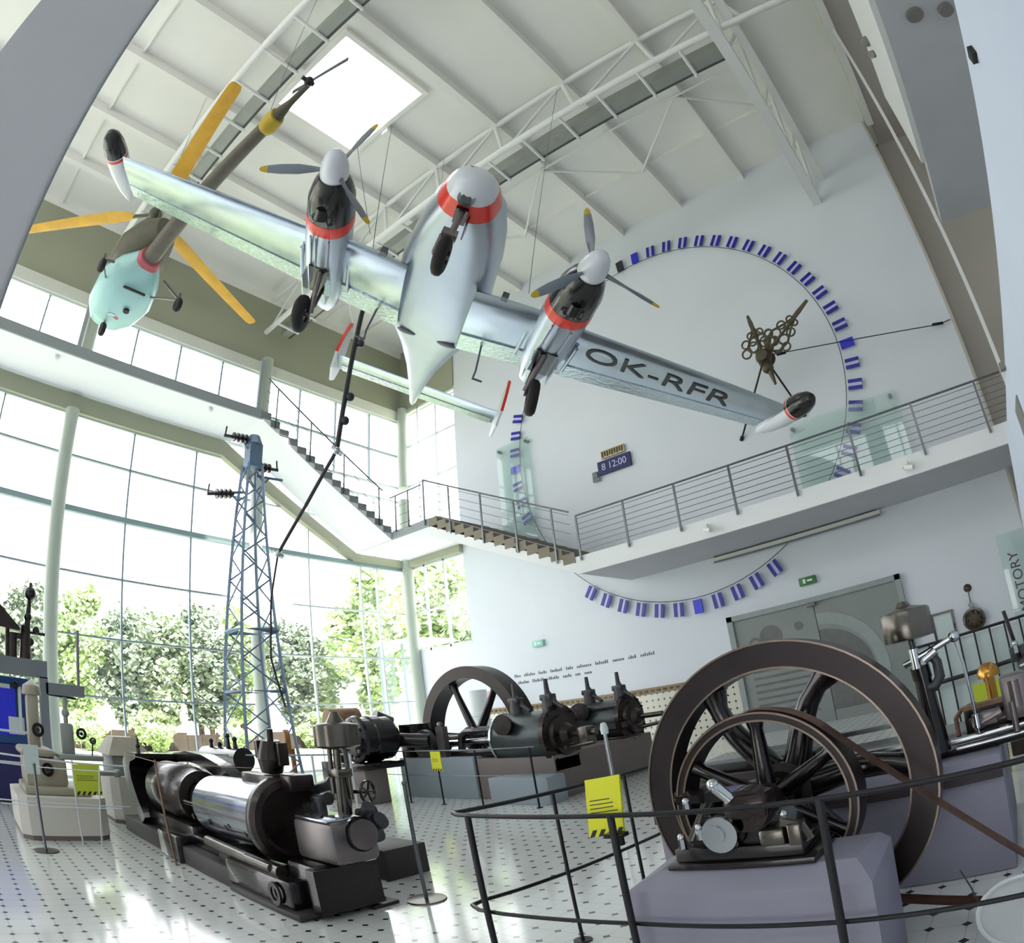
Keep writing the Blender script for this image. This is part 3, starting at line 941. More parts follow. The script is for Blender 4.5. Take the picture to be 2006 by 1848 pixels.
# two lines of lettering on the wall
t = thing('wall_lettering', 'two lines of small dark lettering on the white wall above the tiled dado', 'lettering', (-10.6, YW - 0.004, 2.2))
random.seed(3)
for z, x0, x1 in ((2.36, -12.95, -8.25), (2.16, -12.85, -10.2)):
    m = MB(); x = x0
    while x < x1:
        n = random.randint(3, 9)
        for k in range(n):
            if x > x1: break
            h = random.choice((0.06, 0.06, 0.09))
            m.span((x, YW - 0.008, z), (x + 0.03, YW, z + h))
            if k % 2: m.span((x, YW - 0.008, z + 0.025), (x + 0.05, YW, z + 0.04))
            x += 0.062
        x += 0.12
    m.build('text_line', 'ink_grey', t)
m = MB(); m.box((-14.0, YW - 0.06, 1.95), (0.22, 0.1, 0.24), bev=0.02); single(m, 'fire_alarm', 'alarm_red', 'small pale red alarm box on the white wall left of the big steam-engine flywheel', 'alarm box')
# medallion, picture
t = thing('medallion', 'round dark cast medallion hanging on the wall right of the doors', 'medallion', (-0.57, YW - 0.06, 1.1))
m = MB(); m.ring((-0.58, YW - 0.06, 1.46), (0, 1, 0), 0.2, 0.25, 0.07, 32); m.build('rim', 'iron_black', t)
m = MB(); m.lathe([(0, 0), (0.2, 0), (0.2, 0.03), (0.1, 0.05), (0, 0.05)], (-0.58, YW - 0.02, 1.46), (0, -1, 0), 24)
for k in range(8): m.ball((-0.58 + 0.14 * math.cos(k * PI / 4), YW - 0.06, 1.46 + 0.14 * math.sin(k * PI / 4)), 0.035, 8)
m.build('relief', 'gold_dark', t)
m = MB(); m.ring((-0.58, YW - 0.06, 1.77), (0, 1, 0), 0.035, 0.055, 0.03, 20); m.path([(-0.58, YW - 0.05, 1.82), (-0.57, YW - 0.05, 2.1)], 0.012); m.build('hanger', 'iron_black', t)
m = MB(); m.lathe([(0, 0), (0.09, 0.01), (0.06, 0.05), (0, 0.07)], (-0.57, YW, 2.14), (0, -1, 0), 14); m.build('rosette', 'gold_dark', t)
t = thing('picture_frame', 'framed pale picture on the wall behind the bright steel governor', 'picture', (-1.25, YW - 0.03, 1.15))
m = MB()
for a, b in (((-1.5, 1.15), (-1.0, 1.2)), ((-1.5, 1.75), (-1.0, 1.8)), ((-1.5, 1.2), (-1.45, 1.75)), ((-1.05, 1.2), (-1.0, 1.75))):
    m.span((a[0], YW - 0.05, a[1]), (b[0], YW, b[1]))
m.build('frame', 'iron_black', t)
m = MB(); m.span((-1.45, YW - 0.03, 1.2), (-1.05, YW - 0.01, 1.75)); m.build('print', 'sign_pale', t)
t = thing('glass_banner', 'pale glass banner with vertical dark lettering at the right edge', 'banner', (0.6, YW - 0.3, 0.0))
m = MB(); m.span((0.28, YW - 0.3, 0.0), (0.92, YW - 0.285, 3.0)); m.build('pane', 'glass_panel', t)
text_mesh('lettering', 'MOTORY', 0.3, mat4((0, 0, 1), (-1, 0, 0), (0, -1, 0), (0.56, YW - 0.31, 1.95)), 'ink_maroon', t)

# ================================================================== AEROPLANE (twin-engined, hung from the roof)
air = thing('aeroplane', 'polished silver twin-engine aeroplane with red bands and dark letters hanging from the roof', 'aeroplane')
air.matrix_world = Matrix(((0.8131, 0.5284, 0.244, -5.804), (-0.5775, 0.7848, 0.225, 5.549), (-0.0726, -0.3239, 0.9433, 7.575), (0, 0, 0, 1)))
BASE[air.name] = Vector((0, 0, 0))
def ell(x, cy, cz_, ry, rzu, rzd, n=28, p=2.3):
    out = []
    for i in range(n):
        a = 2 * PI * i / n
        c, s_ = math.cos(a), math.sin(a)
        rz = rzu if s_ > 0 else rzd
        out.append((x, cy + ry * math.copysign(abs(c) ** (2 / p), c), cz_ + rz * math.copysign(abs(s_) ** (2 / p), s_)))
    return out
# fuselage: (x, half width, centre z, up, down)
secs = [(1.60, .43, .33, .40, .42), (1.2, .54, .38, .60, .46), (.6, .66, .42, .80, .50), (0.1, .74, .42, .86, .53), (-.5, .77, .40, .86, .54), (-1.1, .82, .38, .78, .53), (-1.7, .78, .36, .66, .48), (-2.5, .56, .34, .48, .38), (-3.4, .33, .32, .32, .30), (-4.4, .17, .3, .2, .2), (-5.2, .08, .27, .12, .12), (-5.4, .03, .26, .05, .05)]
m = MB(); m.loft([ell(x, 0, z, w, u, d, 32, 2.3 if x > 1.3 or x < -2 else 3.2) for x, w, z, u, d in secs]); fus = m.build('fuselage', 'alu_panel', air, 50)
m = MB(); m.loft([ell(1.93, 0, .25, .342, .33, .342), ell(1.78, 0, .29, .388, .365, .38), ell(1.59, 0, .33, .437, .407, .427)]); m.build('nose_band', 'aero_red', air, 50)
m = MB(); m.loft([ell(2.25, 0, .08, .03, .03, .03), ell(2.235, 0, .09, .11, .10, .11), ell(2.16, 0, .14, .215, .2, .21), ell(2.05, 0, .2, .295, .28, .285), ell(1.92, 0, .25, .345, .33, .342)])
nose = m.build('nose_cone', 'aero_white', air, 50)
m = MB(); m.lathe([(0, .0), (.1, .0), (.1, .03), (0, .035)], (2.06, -.04, .40), (.75, 0, .66), 18); m.build('landing_light', 'prop_dark', nose)
m = MB(); m.lathe([(0, .0), (.12, .0), (.12, .012), (0, .014)], (2.03, .0, -.075), (.35, 0, -.94), 20); m.lathe([(0, 0.012), (.07, 0.012), (.07, 0.02), (0, .02)], (2.03, .0, -.075), (.35, 0, -.94), 16, 1); m.build('access_disc', ['steel_bright', 'prop_dark'], nose)
for x, y in ((-1.66, -.36), (-1.63, .36)):
    m = MB(); m.ball((x, y, -.11), 0.17, 16, sc=(.5, 1.05, .22)); m.build('vent_port', 'prop_dark', air)
# wing
def foil(x0, x1, y, z, th):
    c = x0 - x1
    up = [(0, 0), (.03, .35), (.12, .72), (.3, 1), (.55, .8), (.8, .4), (1, .02)]
    pts = [(x0 - c * a, y, z + th * b) for a, b in up] + [(x0 - c * a, y, z - th * .55 * b) for a, b in up[-2:0:-1]]
    return pts
wst = [(.2, -1.62, .55, -.10, .17), (.2, -1.6, 1.45, -.02, .16), (.14, -1.58, 1.93, .02, .15), (.05, -1.55, 2.4, .05, .13), (.33, -.95, 4.05, -.07, .10), (.58, -.36, 5.7, -.18, .06)]
for sg in (1, -1):
    m = MB()
    m.loft([foil(a, b, sg * y, z, th) for a, b, y, z, th in wst], 0)
    w = m.build('wing', 'alu' if sg > 0 else 'alu', air, 45)
    # crinkled control surface behind
    m = MB()
    fl = []
    for (a, b, y, z, th) in wst[3:]:
        c = a - b
        fl.append([(b + c * .30, sg * y, z + th * .35), (b + c * .3, sg * y, z - th * .45), (b - .015, sg * y, z - .012), (b - .015, sg * y, z + .012)])
    m.loft(fl); m.build('flap', 'alu_crinkle', w)
    m = MB()
    fl = []
    for (a, b, y, z, th) in wst[:3]:
        c = a - b
        fl.append([(b + c * .34, sg * y, z + th * .35), (b + c * .34, sg * y, z - th * .5), (b - .015, sg * y, z - .012), (b - .015, sg * y, z + .012)])
    m.loft(fl); m.build('inner_flap', 'alu_crinkle', w)
    if sg > 0:
        # registration on the underside
        p0 = Vector((-.5, 2.62, -.105)); p1 = Vector((-.06, 4.95, -.215))
        ux = (p1 - p0).normalized()
        uz = Vector((.07, -.03, -1)).normalized()
        uy = uz.cross(ux).normalized()
        uz = ux.cross(uy)
        from mathutils.bvhtree import BVHTree
        tx = text_mesh('registration', 'OK-RFR', .58, mat4(ux * 1.25, uy, uz, (p0 + p1) / 2 + Vector((.06, -.05, -.3))), 'letter_dark', w, depth=0)
        bw = bmesh.new(); bw.from_mesh(w.data); tree_ = BVHTree.FromBMesh(bw); bw.free()
        for v in tx.data.vertices:
            h_ = tree_.ray_cast(v.co, Vector((0, 0, 1)))[0]
            if h_: v.co = h_ + Vector((0, 0, -.012))
    # tip tank: black nose, red line, white body
    tk = [(1.0, .0), (.97, .07), (.88, .14), (.72, .185), (.52, .2), (.50, .2), (.44, .2), (.1, .19), (-.3, .14), (-.62, .06), (-.74, .0)]
    m = MB()
    m.lathe([(r, -x) for x, r in tk], (0, sg * 5.93, -.1), (-1, 0, 0), 22, 0, [1, 1, 1, 1, 0, 2, 0, 0, 0, 0])
    m.build('tip_tank', ['aero_white', 'aero_black', 'aero_red'], air, 50)
    # nacelle
    cy = sg * 1.925
    ns = [(.45, .36, .08, .36, .34), (.1, .37, .06, .36, .36), (-.6, .36, .02, .32, .36), (-1.2, .31, .02, .22, .34), (-1.8, .2, .03, .12, .22), (-2.1, .06, .04, .05, .08)]
    m = MB(); m.loft([ell(x, cy, z, a, b, c, 22, 2.2) for x, a, z, b, c in ns]); nc = m.build('nacelle', 'alu_panel', air, 50)
    m = MB(); m.loft([ell(.58, cy, .09, .363, .36, .345, 22, 2.2), ell(.43, cy, .08, .372, .37, .352, 22, 2.2), ell(.36, cy, .08, .37, .37, .35, 22, 2.2)]); m.build('band', 'aero_red', nc, 50)
    m = MB(); m.loft([ell(1.32, cy, .1, .2, .2, .2, 22), ell(1.2, cy, .1, .27, .26, .27, 22), ell(.95, cy, .1, .34, .33, .34, 22), ell(.56, cy, .09, .36, .355, .342, 22, 2.2)]); m.build('cowling', 'aero_black', nc, 50)
    m = MB(); m.cyl((.95, cy + sg * .0, -.2), (.8, cy, -.27), .09, .1); m.ball((.75, cy - .1, -.23), .07); m.ball((.7, cy + .12, -.22), .06); m.path([(1.0, cy + .1, -.17), (.8, cy + .15, -.22), (.62, cy + .1, -.25)], .03); m.build('oil_cooler', 'iron_black', nc)
    m = MB(); m.span((.35, cy - .06, -.285), (-.5, cy - .05, -.335)); m.span((.35, cy - .16, -.27), (-.55, cy - .14, -.31)); m.span((.35, cy + .14, -.27), (-.55, cy + .16, -.31)); m.build('seam', 'alu_panel', nc)
    for dy in (-.42, .42):
        m = MB(); m.cyl((-.35, cy + dy, -.07), (-1.1, cy + dy, -.11), .035, .03); m.build('exhaust_pipe', 'alu_panel', nc)
    # propeller
    pr = thing('propeller', None, None, (0, 0, 0)); pr.parent = air; BASE[pr.name] = Vector((0, 0, 0))
    m = MB(); m.lathe([(0, .46), (.05, .455), (.1, .42), (.16, .32), (.2, .18), (.21, .02), (.2, -.04)], (1.32, cy, .13), (1, 0, 0), 24); m.build('spinner', 'aero_white', pr, 50)
    angs = (82, 202, 322) if sg < 0 else (110, 230, 350)
    for a in angs:
        a = math.radians(a)
        d = Vector((0, math.cos(a), math.sin(a))); n_ = Vector((1, 0, 0)); e = d.cross(n_)
        m = MB()
        bs = []
        for r, ch, tw, th in ((.17, .05, 60, .04), (.3, .09, 50, .03), (.5, .14, 36, .022), (.75, .14, 26, .016), (.93, .11, 22, .012), (.94, .11, 22, .012), (1.03, .075, 20, .009), (1.06, .02, 20, .005)):
            tw = math.radians(tw)
            cv = e * math.cos(tw) + n_ * math.sin(tw); tv = d.cross(cv)
            c = Vector((1.42, cy, .13)) + d * r
            bs.append([c + cv * ch * .5, c + tv * th, c - cv * ch * .5, c - tv * th])
        m.loft(bs, 0, [0, 0, 0, 0, 0, 1, 1]); m.build('blade', ['prop_grey', 'prop_yellow'], pr, 60)
    # main gear
    g = thing('main_gear', None, None, (0, 0, 0)); g.parent = air; BASE[g.name] = Vector((0, 0, 0))
    m = MB(); m.cyl((-.45, cy - sg * .02, -.3), (-.72, cy - sg * .12, -.9), .055, .045); m.cyl((-1.0, cy - sg * .05, -.25), (-.75, cy - sg * .12, -.75), .03); m.cyl((-.74, cy - sg * .12, -.93), (-.74, cy + sg * .08, -.93), .035); m.build('strut', 'steel_face', g)
    m = MB()
    m.lathe([(.12, -.085), (.24, -.085), (.285, -.05), (.295, 0), (.285, .05), (.24, .085), (.12, .085)], (-.74, cy + sg * .02, -.95), (.12, 1, .1), 28, 0, closed=True); m.build('tyre', 'rubber', g, 50)
    m = MB(); m.lathe([(0, -.06), (.125, -.06), (.125, .06), (0, .06)], (-.74, cy + sg * .02, -.95), (.12, 1, .1), 20); m.build('wheel_hub', 'steel_face', g)
    m = MB(); m.span((-.35, cy - .17, -.3), (-1.05, cy + .17, -.34)); m.build('gear_bay', 'aero_black', g)
    for q in (-.2, .2):
        m = MB(); m.box((-.7, cy + q, -.43), (.6, .02, .2)); m.build('gear_door', 'alu', g)
# nose gear
g = thing('nose_gear', None, None, (0, 0, 0)); g.parent = air; BASE[g.name] = Vector((0, 0, 0))
m = MB(); m.box((1.72, 0, -.12), (.3, .17, .05), 1); m.box((1.62, .12, -.2), (.32, .02, .16), 1); m.cyl((1.8, 0, -.1), (1.78, 0, -.5), .045); m.cyl((1.78, 0, -.46), (1.74, .03, -.58), .055); m.cyl((1.74, -.11, -.52), (1.7, -.11, -.79), .03); m.cyl((1.7, -.12, -.79), (1.7, .1, -.79), .03); m.box((1.75, -.02, -.49), (.14, .2, .1)); m.build('strut', ['steel_face', 'aero_black'], g)
m = MB(); m.lathe([(.09, -.075), (.2, -.075), (.25, -.045), (.262, 0), (.25, .045), (.2, .075), (.09, .075)], (1.7, -.0, -.79), (.1, 1, 0), 28, 0, closed=True); m.build('tyre', 'rubber', g, 50)
m = MB(); m.lathe([(0, -.05), (.095, -.05), (.095, .05), (0, .05)], (1.7, -.0, -.79), (.1, 1, 0), 18); m.build('wheel_hub', 'steel_face', g)
# tail
m = MB(); m.loft([foil(-4.79, -5.5, y, .48, .05) for y in (-1.87, 0, 1.87)]); tp = m.build('tailplane', 'alu', air, 45)
m = MB(); m.loft([[(-5.2, y, .5), (-5.2, y, .445), (-5.53, y, .47), (-5.53, y, .485)] for y in (-1.8, 0, 1.8)]); m.build('elevator', 'alu_crinkle', tp)
for sg in (-1, 1):
    m = MB()
    pts = [(-4.55, 0.42), (-4.6, .8), (-4.78, 1.25), (-4.95, 1.36), (-5.35, 1.3), (-5.62, .9), (-5.66, .45), (-5.5, .18), (-5.2, .02), (-4.75, .12)]
    m.prism([(x, sg * 1.9, z) for x, z in pts], (0, sg * .05, 0)); f = m.build('tail_fin', 'aero_white', air)
    m = MB(); m.prism([(x * 1.0 + .012, sg * 1.895, z) for x, z in ((-4.54, .42), (-4.6, .82), (-4.79, 1.27), (-4.96, 1.38), (-5.0, 1.3), (-4.86, 1.2), (-4.68, .78), (-4.63, .42))], (0, sg * .06, 0)); m.build('fin_edge', 'aero_red', f)
# boarding steps, aerial
for sg in (-1, 1):
    m = MB(); m.path([(-1.35, sg * .95, -.1), (-1.55, sg * 1.0, -.42), (-1.72, sg * 1.0, -.5), (-1.72, sg * 1.17, -.5)], .018, 6); m.build('boarding_step', 'prop_dark', air)
for y in (-.78, .82):
    m = MB(); m.span((.28, y * 1.22 - .07, .02), (.14, y * 1.22 + .03, -.08)); m.build('tie_down', 'prop_dark', air)
# hanging wires
for i, (b, top) in enumerate((((.2, -1.3, .2), (-8.4, 4.6)), ((.2, 1.3, .2), (-5.2, 8.4)), ((-3.0, 0, .6), (-8.8, 8.3)))):
    w0 = air.matrix_world @ Vector(b)
    m = MB(); m.path([w0, (top[0], top[1], H - .26)], .006, 5)
    single(m, 'hanging_wire', 'wire_grey', ('thin wire from the roof to the wing by the left engine', 'thin wire from the roof to the wing by the right engine', 'thin wire from the roof to the rear fuselage of the aeroplane')[i], 'wire', 'wires holding the aeroplane')

# ================================================================== HELICOPTER
hel = thing('helicopter', 'small mint and olive helicopter with yellow rotor blades hanging at the left', 'helicopter', (-11.44, 2.2, 8.3))
f_ = Vector((.991, .131, .0)).normalized()          # towards the tail
s_ = Vector((-f_.y, f_.x, 0))
def hp(a, b, z): return Vector((-11.44, 2.2, 0)) + f_ * a + s_ * b + Vector((0, 0, z))
def hell(a, z, w, u, d, n=20, p=2.4):
    out = []
    for i in range(n):
        q = 2 * PI * i / n
        c, k = math.cos(q), math.sin(q)
        out.append(hp(a, w * math.copysign(abs(c) ** (2 / p), c), z + (u if k > 0 else d) * math.copysign(abs(k) ** (2 / p), k)))
    return out
m = MB(); m.loft([hell(-1.42, 9.1, .12, .1, .1), hell(-1.3, 9.12, .42, .3, .26), hell(-.95, 9.18, .62, .5, .36), hell(-.4, 9.25, .68, .6, .4), hell(.1, 9.32, .54, .5, .34), hell(.54, 9.45, .26, .27, .18)]); cab = m.build('cabin', 'heli_mint', hel, 55)
m = MB(); m.loft([hell(.53, 9.45, .27, .28, .19), hell(.64, 9.49, .23, .23, .17)]); m.build('band', 'heli_red', cab, 55)
m = MB(); m.loft([hell(-.95, 9.75, .2, .1, .1), hell(-.65, 9.85, .55, .36, .3), hell(0, 10.0, .6, .42, .45), hell(.55, 10.1, .45, .3, .45), hell(.95, 10.05, .2, .2, .3)]); m.build('engine_cover', 'heli_olive', hel, 55)
m = MB(); m.box(hp(.18, 0, 8.98), (.05, .5, .03)); m.build('hatch_slot', 'ink_black', cab)
m = MB(); m.cyl(hp(-.35, .12, 8.86), hp(-.35, .12, 8.82), .07, n=12); m.build('hatch_port', 'ink_black', cab)
m = MB(); m.lathe([(0, 0), (.13, 0), (.13, .02), (0, .02)], hp(-.75, -.05, 8.86), (-.1, 0, -1), 16, 0); m.lathe([(0, 0.02), (.06, 0.02), (.06, .03), (0, .03)], hp(-.74, .05, 8.86), (-.1, 0, -1), 12, 1); m.build('roundel', ['aero_white', 'heli_red'], cab)
m = MB(); m.loft([hell(.6, 9.5, .18, .18, .15), hell(2.3, 10.0, .15, .15, .13), hell(4.1, 10.42, .12, .12, .1)]); m.build('tail_boom', 'heli_boom', hel, 55)
m = MB(); m.loft([hell(4.0, 10.38, .15, .14, .16, 14), hell(4.12, 10.42, .17, .16, .22, 14), hell(4.3, 10.45, .15, .14, .16, 14)]); m.build('tail_joint', 'prop_yellow', hel)
m = MB(); m.loft([hell(4.28, 10.45, .12, .12, .12, 12), hell(4.6, 10.55, .06, .06, .06, 12), hell(5.0, 10.7, .05, .05, .05, 12)]); m.build('tail_pylon', 'heli_olive', hel)
tr = thing('tail_rotor', None, None, (0, 0, 0)); tr.parent = hel; tr.location = (0, 0, 0); BASE[tr.name] = BASE[hel.name]
c = Vector((-6.45, 2.82, 10.7)); d = Vector((.96, .26, .05)).normalized()
m = MB(); m.ball(c, .09); m.cyl(c + Vector((0, -.15, 0)), c + Vector((0, .1, 0)), .04); m.build('hub', 'iron_black', tr)
for sg in (-1, 1):
    m = MB(); n_ = Vector((0, 0, 1)).cross(d)
    q = .35 if sg < 0 else .78
    m.prism([c + d * sg * .08 + Vector((0, 0, .03)), c + d * sg * q + Vector((0, 0, .05)), c + d * sg * q - Vector((0, 0, .04)), c + d * sg * .08 - Vector((0, 0, .03))], n_ * .02); m.build('blade', 'prop_dark', tr)
ro = thing('main_rotor', None, None, (0, 0, 0)); ro.parent = hel; ro.location = (0, 0, 0); BASE[ro.name] = BASE[hel.name]
hub = Vector((-11.44, 2.2, 11.0))
m = MB(); m.cyl(hub - Vector((0, 0, .75)), hub + Vector((0, 0, .1)), .07); m.ball(hub, .16); m.lathe([(0, -.06), (.2, -.06), (.2, -.02), (0, -.02)], hub - Vector((0, 0, .25)), (0, 0, 1), 16)
for k in range(6):
    a = k * PI / 3
    m.path([hub + Vector((.18 * math.cos(a), .18 * math.sin(a), -.25)), hub + Vector((.3 * math.cos(a), .3 * math.sin(a), -.5)), hub + Vector((.22 * math.cos(a), .22 * math.sin(a), -.85))], .025, 6)
m.build('hub', 'heli_olive', ro)
for tip in ((-7.51, 1.89, 11.0), (-14.5, -.55, 11.4), (-12.88, 5.77, 10.5)):
    e = Vector(tip) - hub; L = e.length; e.normalize(); n_ = Vector((0, 0, 1)).cross(e).normalized(); up = e.cross(n_)
    m = MB(); m.cyl(hub, hub + e * .6, .04, n=8, m=1)
    bs = []
    for r, w in ((.55, .1), (.8, .2), (1.1, .24), (L - .1, .17), (L, .13)):
        p = hub + e * r
        bs.append([p + n_ * w, p + up * .025, p - n_ * w * .6, p - up * .025])
    m.loft(bs); m.build('blade', ['blade_yellow', 'heli_olive'], ro, 60)
for nm, wh, root in (('nose_wheel_leg', (-11.82, 1.87, 8.3), (-1.15, -.05, 8.9)), ('main_wheel_leg', (-10.41, 2.98, 8.5), (.45, .5, 9.3)), ('main_wheel_leg', (-10.79, 1.34, 8.9), (.1, -.6, 9.4))):
    wh = Vector(wh); r = hp(*root)
    lg = MB(); lg.cyl(r, wh + Vector((0, 0, .12)), .03, n=8)
    if 'main' in nm: lg.cyl(hp(root[0] - .5, root[1] * .8, root[2] - .15), wh + Vector((0, 0, .1)), .02, n=6); lg.box(wh + Vector((0, 0, .12)), (.05, .05, .25))
    lg = lg.build(nm, 'steel_face', hel)
    m = MB(); m.lathe([(.03, -.045), (.12, -.045), (.14, 0), (.12, .045), (.03, .045)], wh, (s_.x, s_.y, .05), 18, 0, closed=True); m.lathe([(0, -.05), (.035, -.05), (.035, .05), (0, .05)], wh, (s_.x, s_.y, .05), 10); m.build('wheel', 'rubber', lg)
for q, nm in (((-11.3, 2.25, 10.2), 'thin wire from the roof to the helicopter engine'), ((-7.6, 2.75, 10.4), 'thin wire from the roof to the helicopter tail boom')):
    m = MB(); m.path([q, (q[0] + .1, q[1], H - .1)], .006, 5); single(m, 'hanging_wire', 'wire_grey', nm, 'wire', 'wires holding the helicopter')

# ================================================================== LATTICE PYLON AND FEEDER CABLE
pc = Vector((-12.0, 5.75, 0))
t = thing('lattice_pylon', 'tall blue-grey lattice mast with three insulator arms before the glass wall', 'pylon', pc)
def hw(z): return .60 if z < 0 else .60 - (.60 - .16) * z / 6.6
def crn(z, i):
    a = ((-1, -1), (1, -1), (1, 1), (-1, 1))[i]
    return pc + Vector((a[0] * hw(z), a[1] * hw(z), z))
for i in range(4):
    m = MB()
    m.path([crn(0, i), crn(3.4, i), crn(6.6, i)], .035, 4); m.build('leg', 'pylon', t)
lev = [0, .75, 1.45, 2.1, 2.7, 3.25, 3.75, 4.25, 4.7, 5.1, 5.5, 5.85, 6.2, 6.6]
for f in range(4):
    for k in range(len(lev) - 1):
        a, b = f, (f + 1) % 4
        if k % 2: a, b = b, a
        m = MB(); m.cyl(crn(lev[k], a), crn(lev[k + 1], b), .018, n=5); m.build('lattice_bar', 'pylon', t)
for z in (3.25, 2.1):
    m = MB(); m.path([crn(z, i) for i in range(4)], .045 if z > 3 else .025, 4, closed=True); m.build('collar', 'pylon', t)
m = MB(); m.box(pc + Vector((0, 0, 6.8)), (.3, .3, .5)); m.lathe([(0.2, 0), (.12, .2), (0, .22)], pc + Vector((0, 0, 7.05)), (0, 0, 1), 8); m.build('cap', 'pylon', t)
def insul(root, tip, body, flip):
    root, tip, body = map(Vector, (root, tip, body))
    m = MB(); m.cyl(root, tip, .03, n=6); m.cyl(root + Vector((0, 0, -.35)), (root + tip) / 2, .02, n=5); ar = m.build('arm', 'pylon', t)
    d = (tip - root).normalized()
    m = MB()
    for k in range(4): m.lathe([(0, -.03), (.1, -.015), (.1, .015), (0, .03)], body + d * (k - 1.5) * .1, d, 14)
    m.cyl(body - d * .25, body + d * .38, .035, n=8); m.cyl(body + d * .36, body + d * .34 + Vector((0, 0, .2)), .02, n=6)
    m.build('insulator', 'insulator', ar)
insul(pc + Vector((0, -.05, 7.15)), (-12, 5.2, 7.1), (-12, 5.4, 7.12), 1)
insul(pc + Vector((0, .1, 6.4)), (-12, 6.5, 6.45), (-12, 6.0, 6.62), 0)
insul(pc + Vector((0, -.15, 6.0)), (-12, 4.9, 5.85), (-12, 5.1, 5.87), 1)
t = thing('feeder_pole', 'long bent black feeder pole running from the roof down to the lattice pylon', 'pole', (-9.5, 6.3, 6))
pts = [(-8.95, 6.45, 9.5), (-9.0, 6.36, 8.9), (-9.1, 6.28, 7.95), (-9.4, 6.22, 6.2)]
m = MB(); m.path(pts, .05, 8); m.build('upper_tube', 'cable_black', t)
m = MB(); m.path([(-9.4, 6.22, 6.2), (-10.2, 6.08, 5.4), (-11.0, 5.89, 4.6)], .035, 8); m.build('middle_tube', 'cable_black', t)
m = MB(); m.path([(-11.0, 5.89, 4.6), (-11.25, 5.85, 3.8), (-11.4, 5.86, 2.7), (-11.42, 6.1, 1.8)], .022, 8); m.build('lower_tube', 'cable_black', t)
for p in ((-9.4, 6.22, 6.2), (-11.0, 5.89, 4.6)):
    m = MB(); m.ball(p, .08, 12); m.cyl(Vector(p) + Vector((.06, .08, -.08)), Vector(p) + Vector((-.06, -.06, .08)), .045, n=8); m.build('joint', 'steel_bright', t)
for p in ((-9.05, 6.33, 8.3), (-9.2, 6.26, 7.2), (-9.3, 6.23, 6.75)):
    m = MB(); m.ball(Vector(p) + Vector((.05, .06, 0)), .085, 10); m.build('clamp', 'cable_black', t)
m = MB(); m.path([(-8.95, 6.45, 9.5), (-8.9, 6.5, H - .26)], .008, 5); m.build('hanging_wire', 'wire_dark', t)
# ================================================================== SMALL BELT ENGINE IN FRONT (right)
AXC = Vector((-1.267, 0, .87))
def plinth(name, a, b, mt, label, ch=0.03):
    m = MB(); m.span(a, b, 0, ch)
    return single(m, name, mt, label, 'plinth')
m = MB()
x0, x1, ya, yb, zt = -1.82, -.68, 2.52, 2.98, .6
# block with sloping (chamfered) top edges
m.loft([[(x0, ya, 0), (x1, ya, 0), (x1, yb, 0), (x0, yb, 0)], [(x0, ya, zt - .02), (x1, ya, zt - .02), (x1, yb, zt + .02), (x0, yb, zt + .02)], [(x0 + .13, ya + .12, zt + .055), (x1 - .08, ya + .12, zt + .055), (x1 - .05, yb, zt + .055), (x0 + .1, yb, zt + .055)]])
single(m, 'plinth', 'plinth_lilac', 'lilac-grey plinth under the black bearing block in the right foreground', 'plinth', angle=20)
fw = thing('flywheel_engine', 'black belt-drive flywheel pair on a black bearing block, right foreground', 'engine', (-1.267, 3.0, .05))
def wheel(root, name, c, Ro, Ri, w, nsp, hubr, spw, a0, edge=True, curve=0.0, rim='iron_rim'):
    wh = thing(name, None, None, (0, 0, 0)); wh.parent = root; BASE[wh.name] = BASE[root.name]
    m = MB(); m.ring(c, (0, 1, 0), Ri, Ro, w, 72); m.build('rim', rim, wh, 30)
    if edge:
        m = MB()
        for r in (Ro - .004, Ri + .004):
            m.ring(Vector(c) + Vector((0, -w / 2 - .001, 0)), (0, 1, 0), r - .006, r + .004, .008, 72)
        m.build('rim_highlight', 'iron_highlight', wh, 30)  # pale rings paint the highlights along the rim edges
    for k in range(nsp):
        a = a0 + 2 * PI * k / nsp
        pts = []; rr = []
        for q in range(7):
            f = q / 6
            r = hubr * .8 + (Ri - hubr * .8 + .01) * f
            b = a + curve * math.sin(PI * f)
            pts.append(Vector(c) + Vector((r * math.cos(b), 0, r * math.sin(b))))
            rr.append(spw * (1.25 - .45 * f + (.5 if q == 6 else 0)))
        m = MB(); m.path(pts, rr, 10); m.build('spoke', 'iron_black', wh, 50)
    m = MB(); m.lathe([(0, -w * .75), (hubr * .75, -w * .75), (hubr, -w * .5), (hubr, w * .5), (hubr * .75, w * .75), (0, w * .75)], c, (0, 1, 0), 28); m.build('hub', 'iron_brown', wh)
    return wh
wheel(fw, 'flywheel', (-1.267, 3.37, .87), .815, .665, .16, 6, .15, .062, math.radians(60), curve=.12)
wheel(fw, 'belt_pulley', (-1.267, 3.07, .87), .472, .425, .17, 6, .1, .04, math.radians(30))
m = MB(); m.cyl((-1.267, 2.62, .87), (-1.267, 3.75, .87), .045, n=20); m.build('shaft', 'steel_dark', fw)
blk = MB()
blk.span((-1.64, 2.62, .655), (-.93, 2.95, .69), bev=.008)
blk.span((-1.6, 2.64, .69), (-.98, 2.93, .76), bev=.012)
blk.prism([(-1.52, 2.68, .76), (-1.44, 2.68, .9), (-1.1, 2.68, .9), (-1.0, 2.68, .76)], (0, .2, 0))
blk.build('bearing_block', 'iron_black', fw)
m = MB(); m.lathe([(0, 0), (.085, 0), (.09, .02), (.09, .08), (0, .08)], (-1.33, 2.585, .835), (0, 1, 0), 28); m.lathe([(0, 0), (.05, 0), (.05, -.012), (0, -.012)], (-1.35, 2.585, .835), (0, 1, 0), 20); m.build('bearing_cap', 'steel_bright', fw)
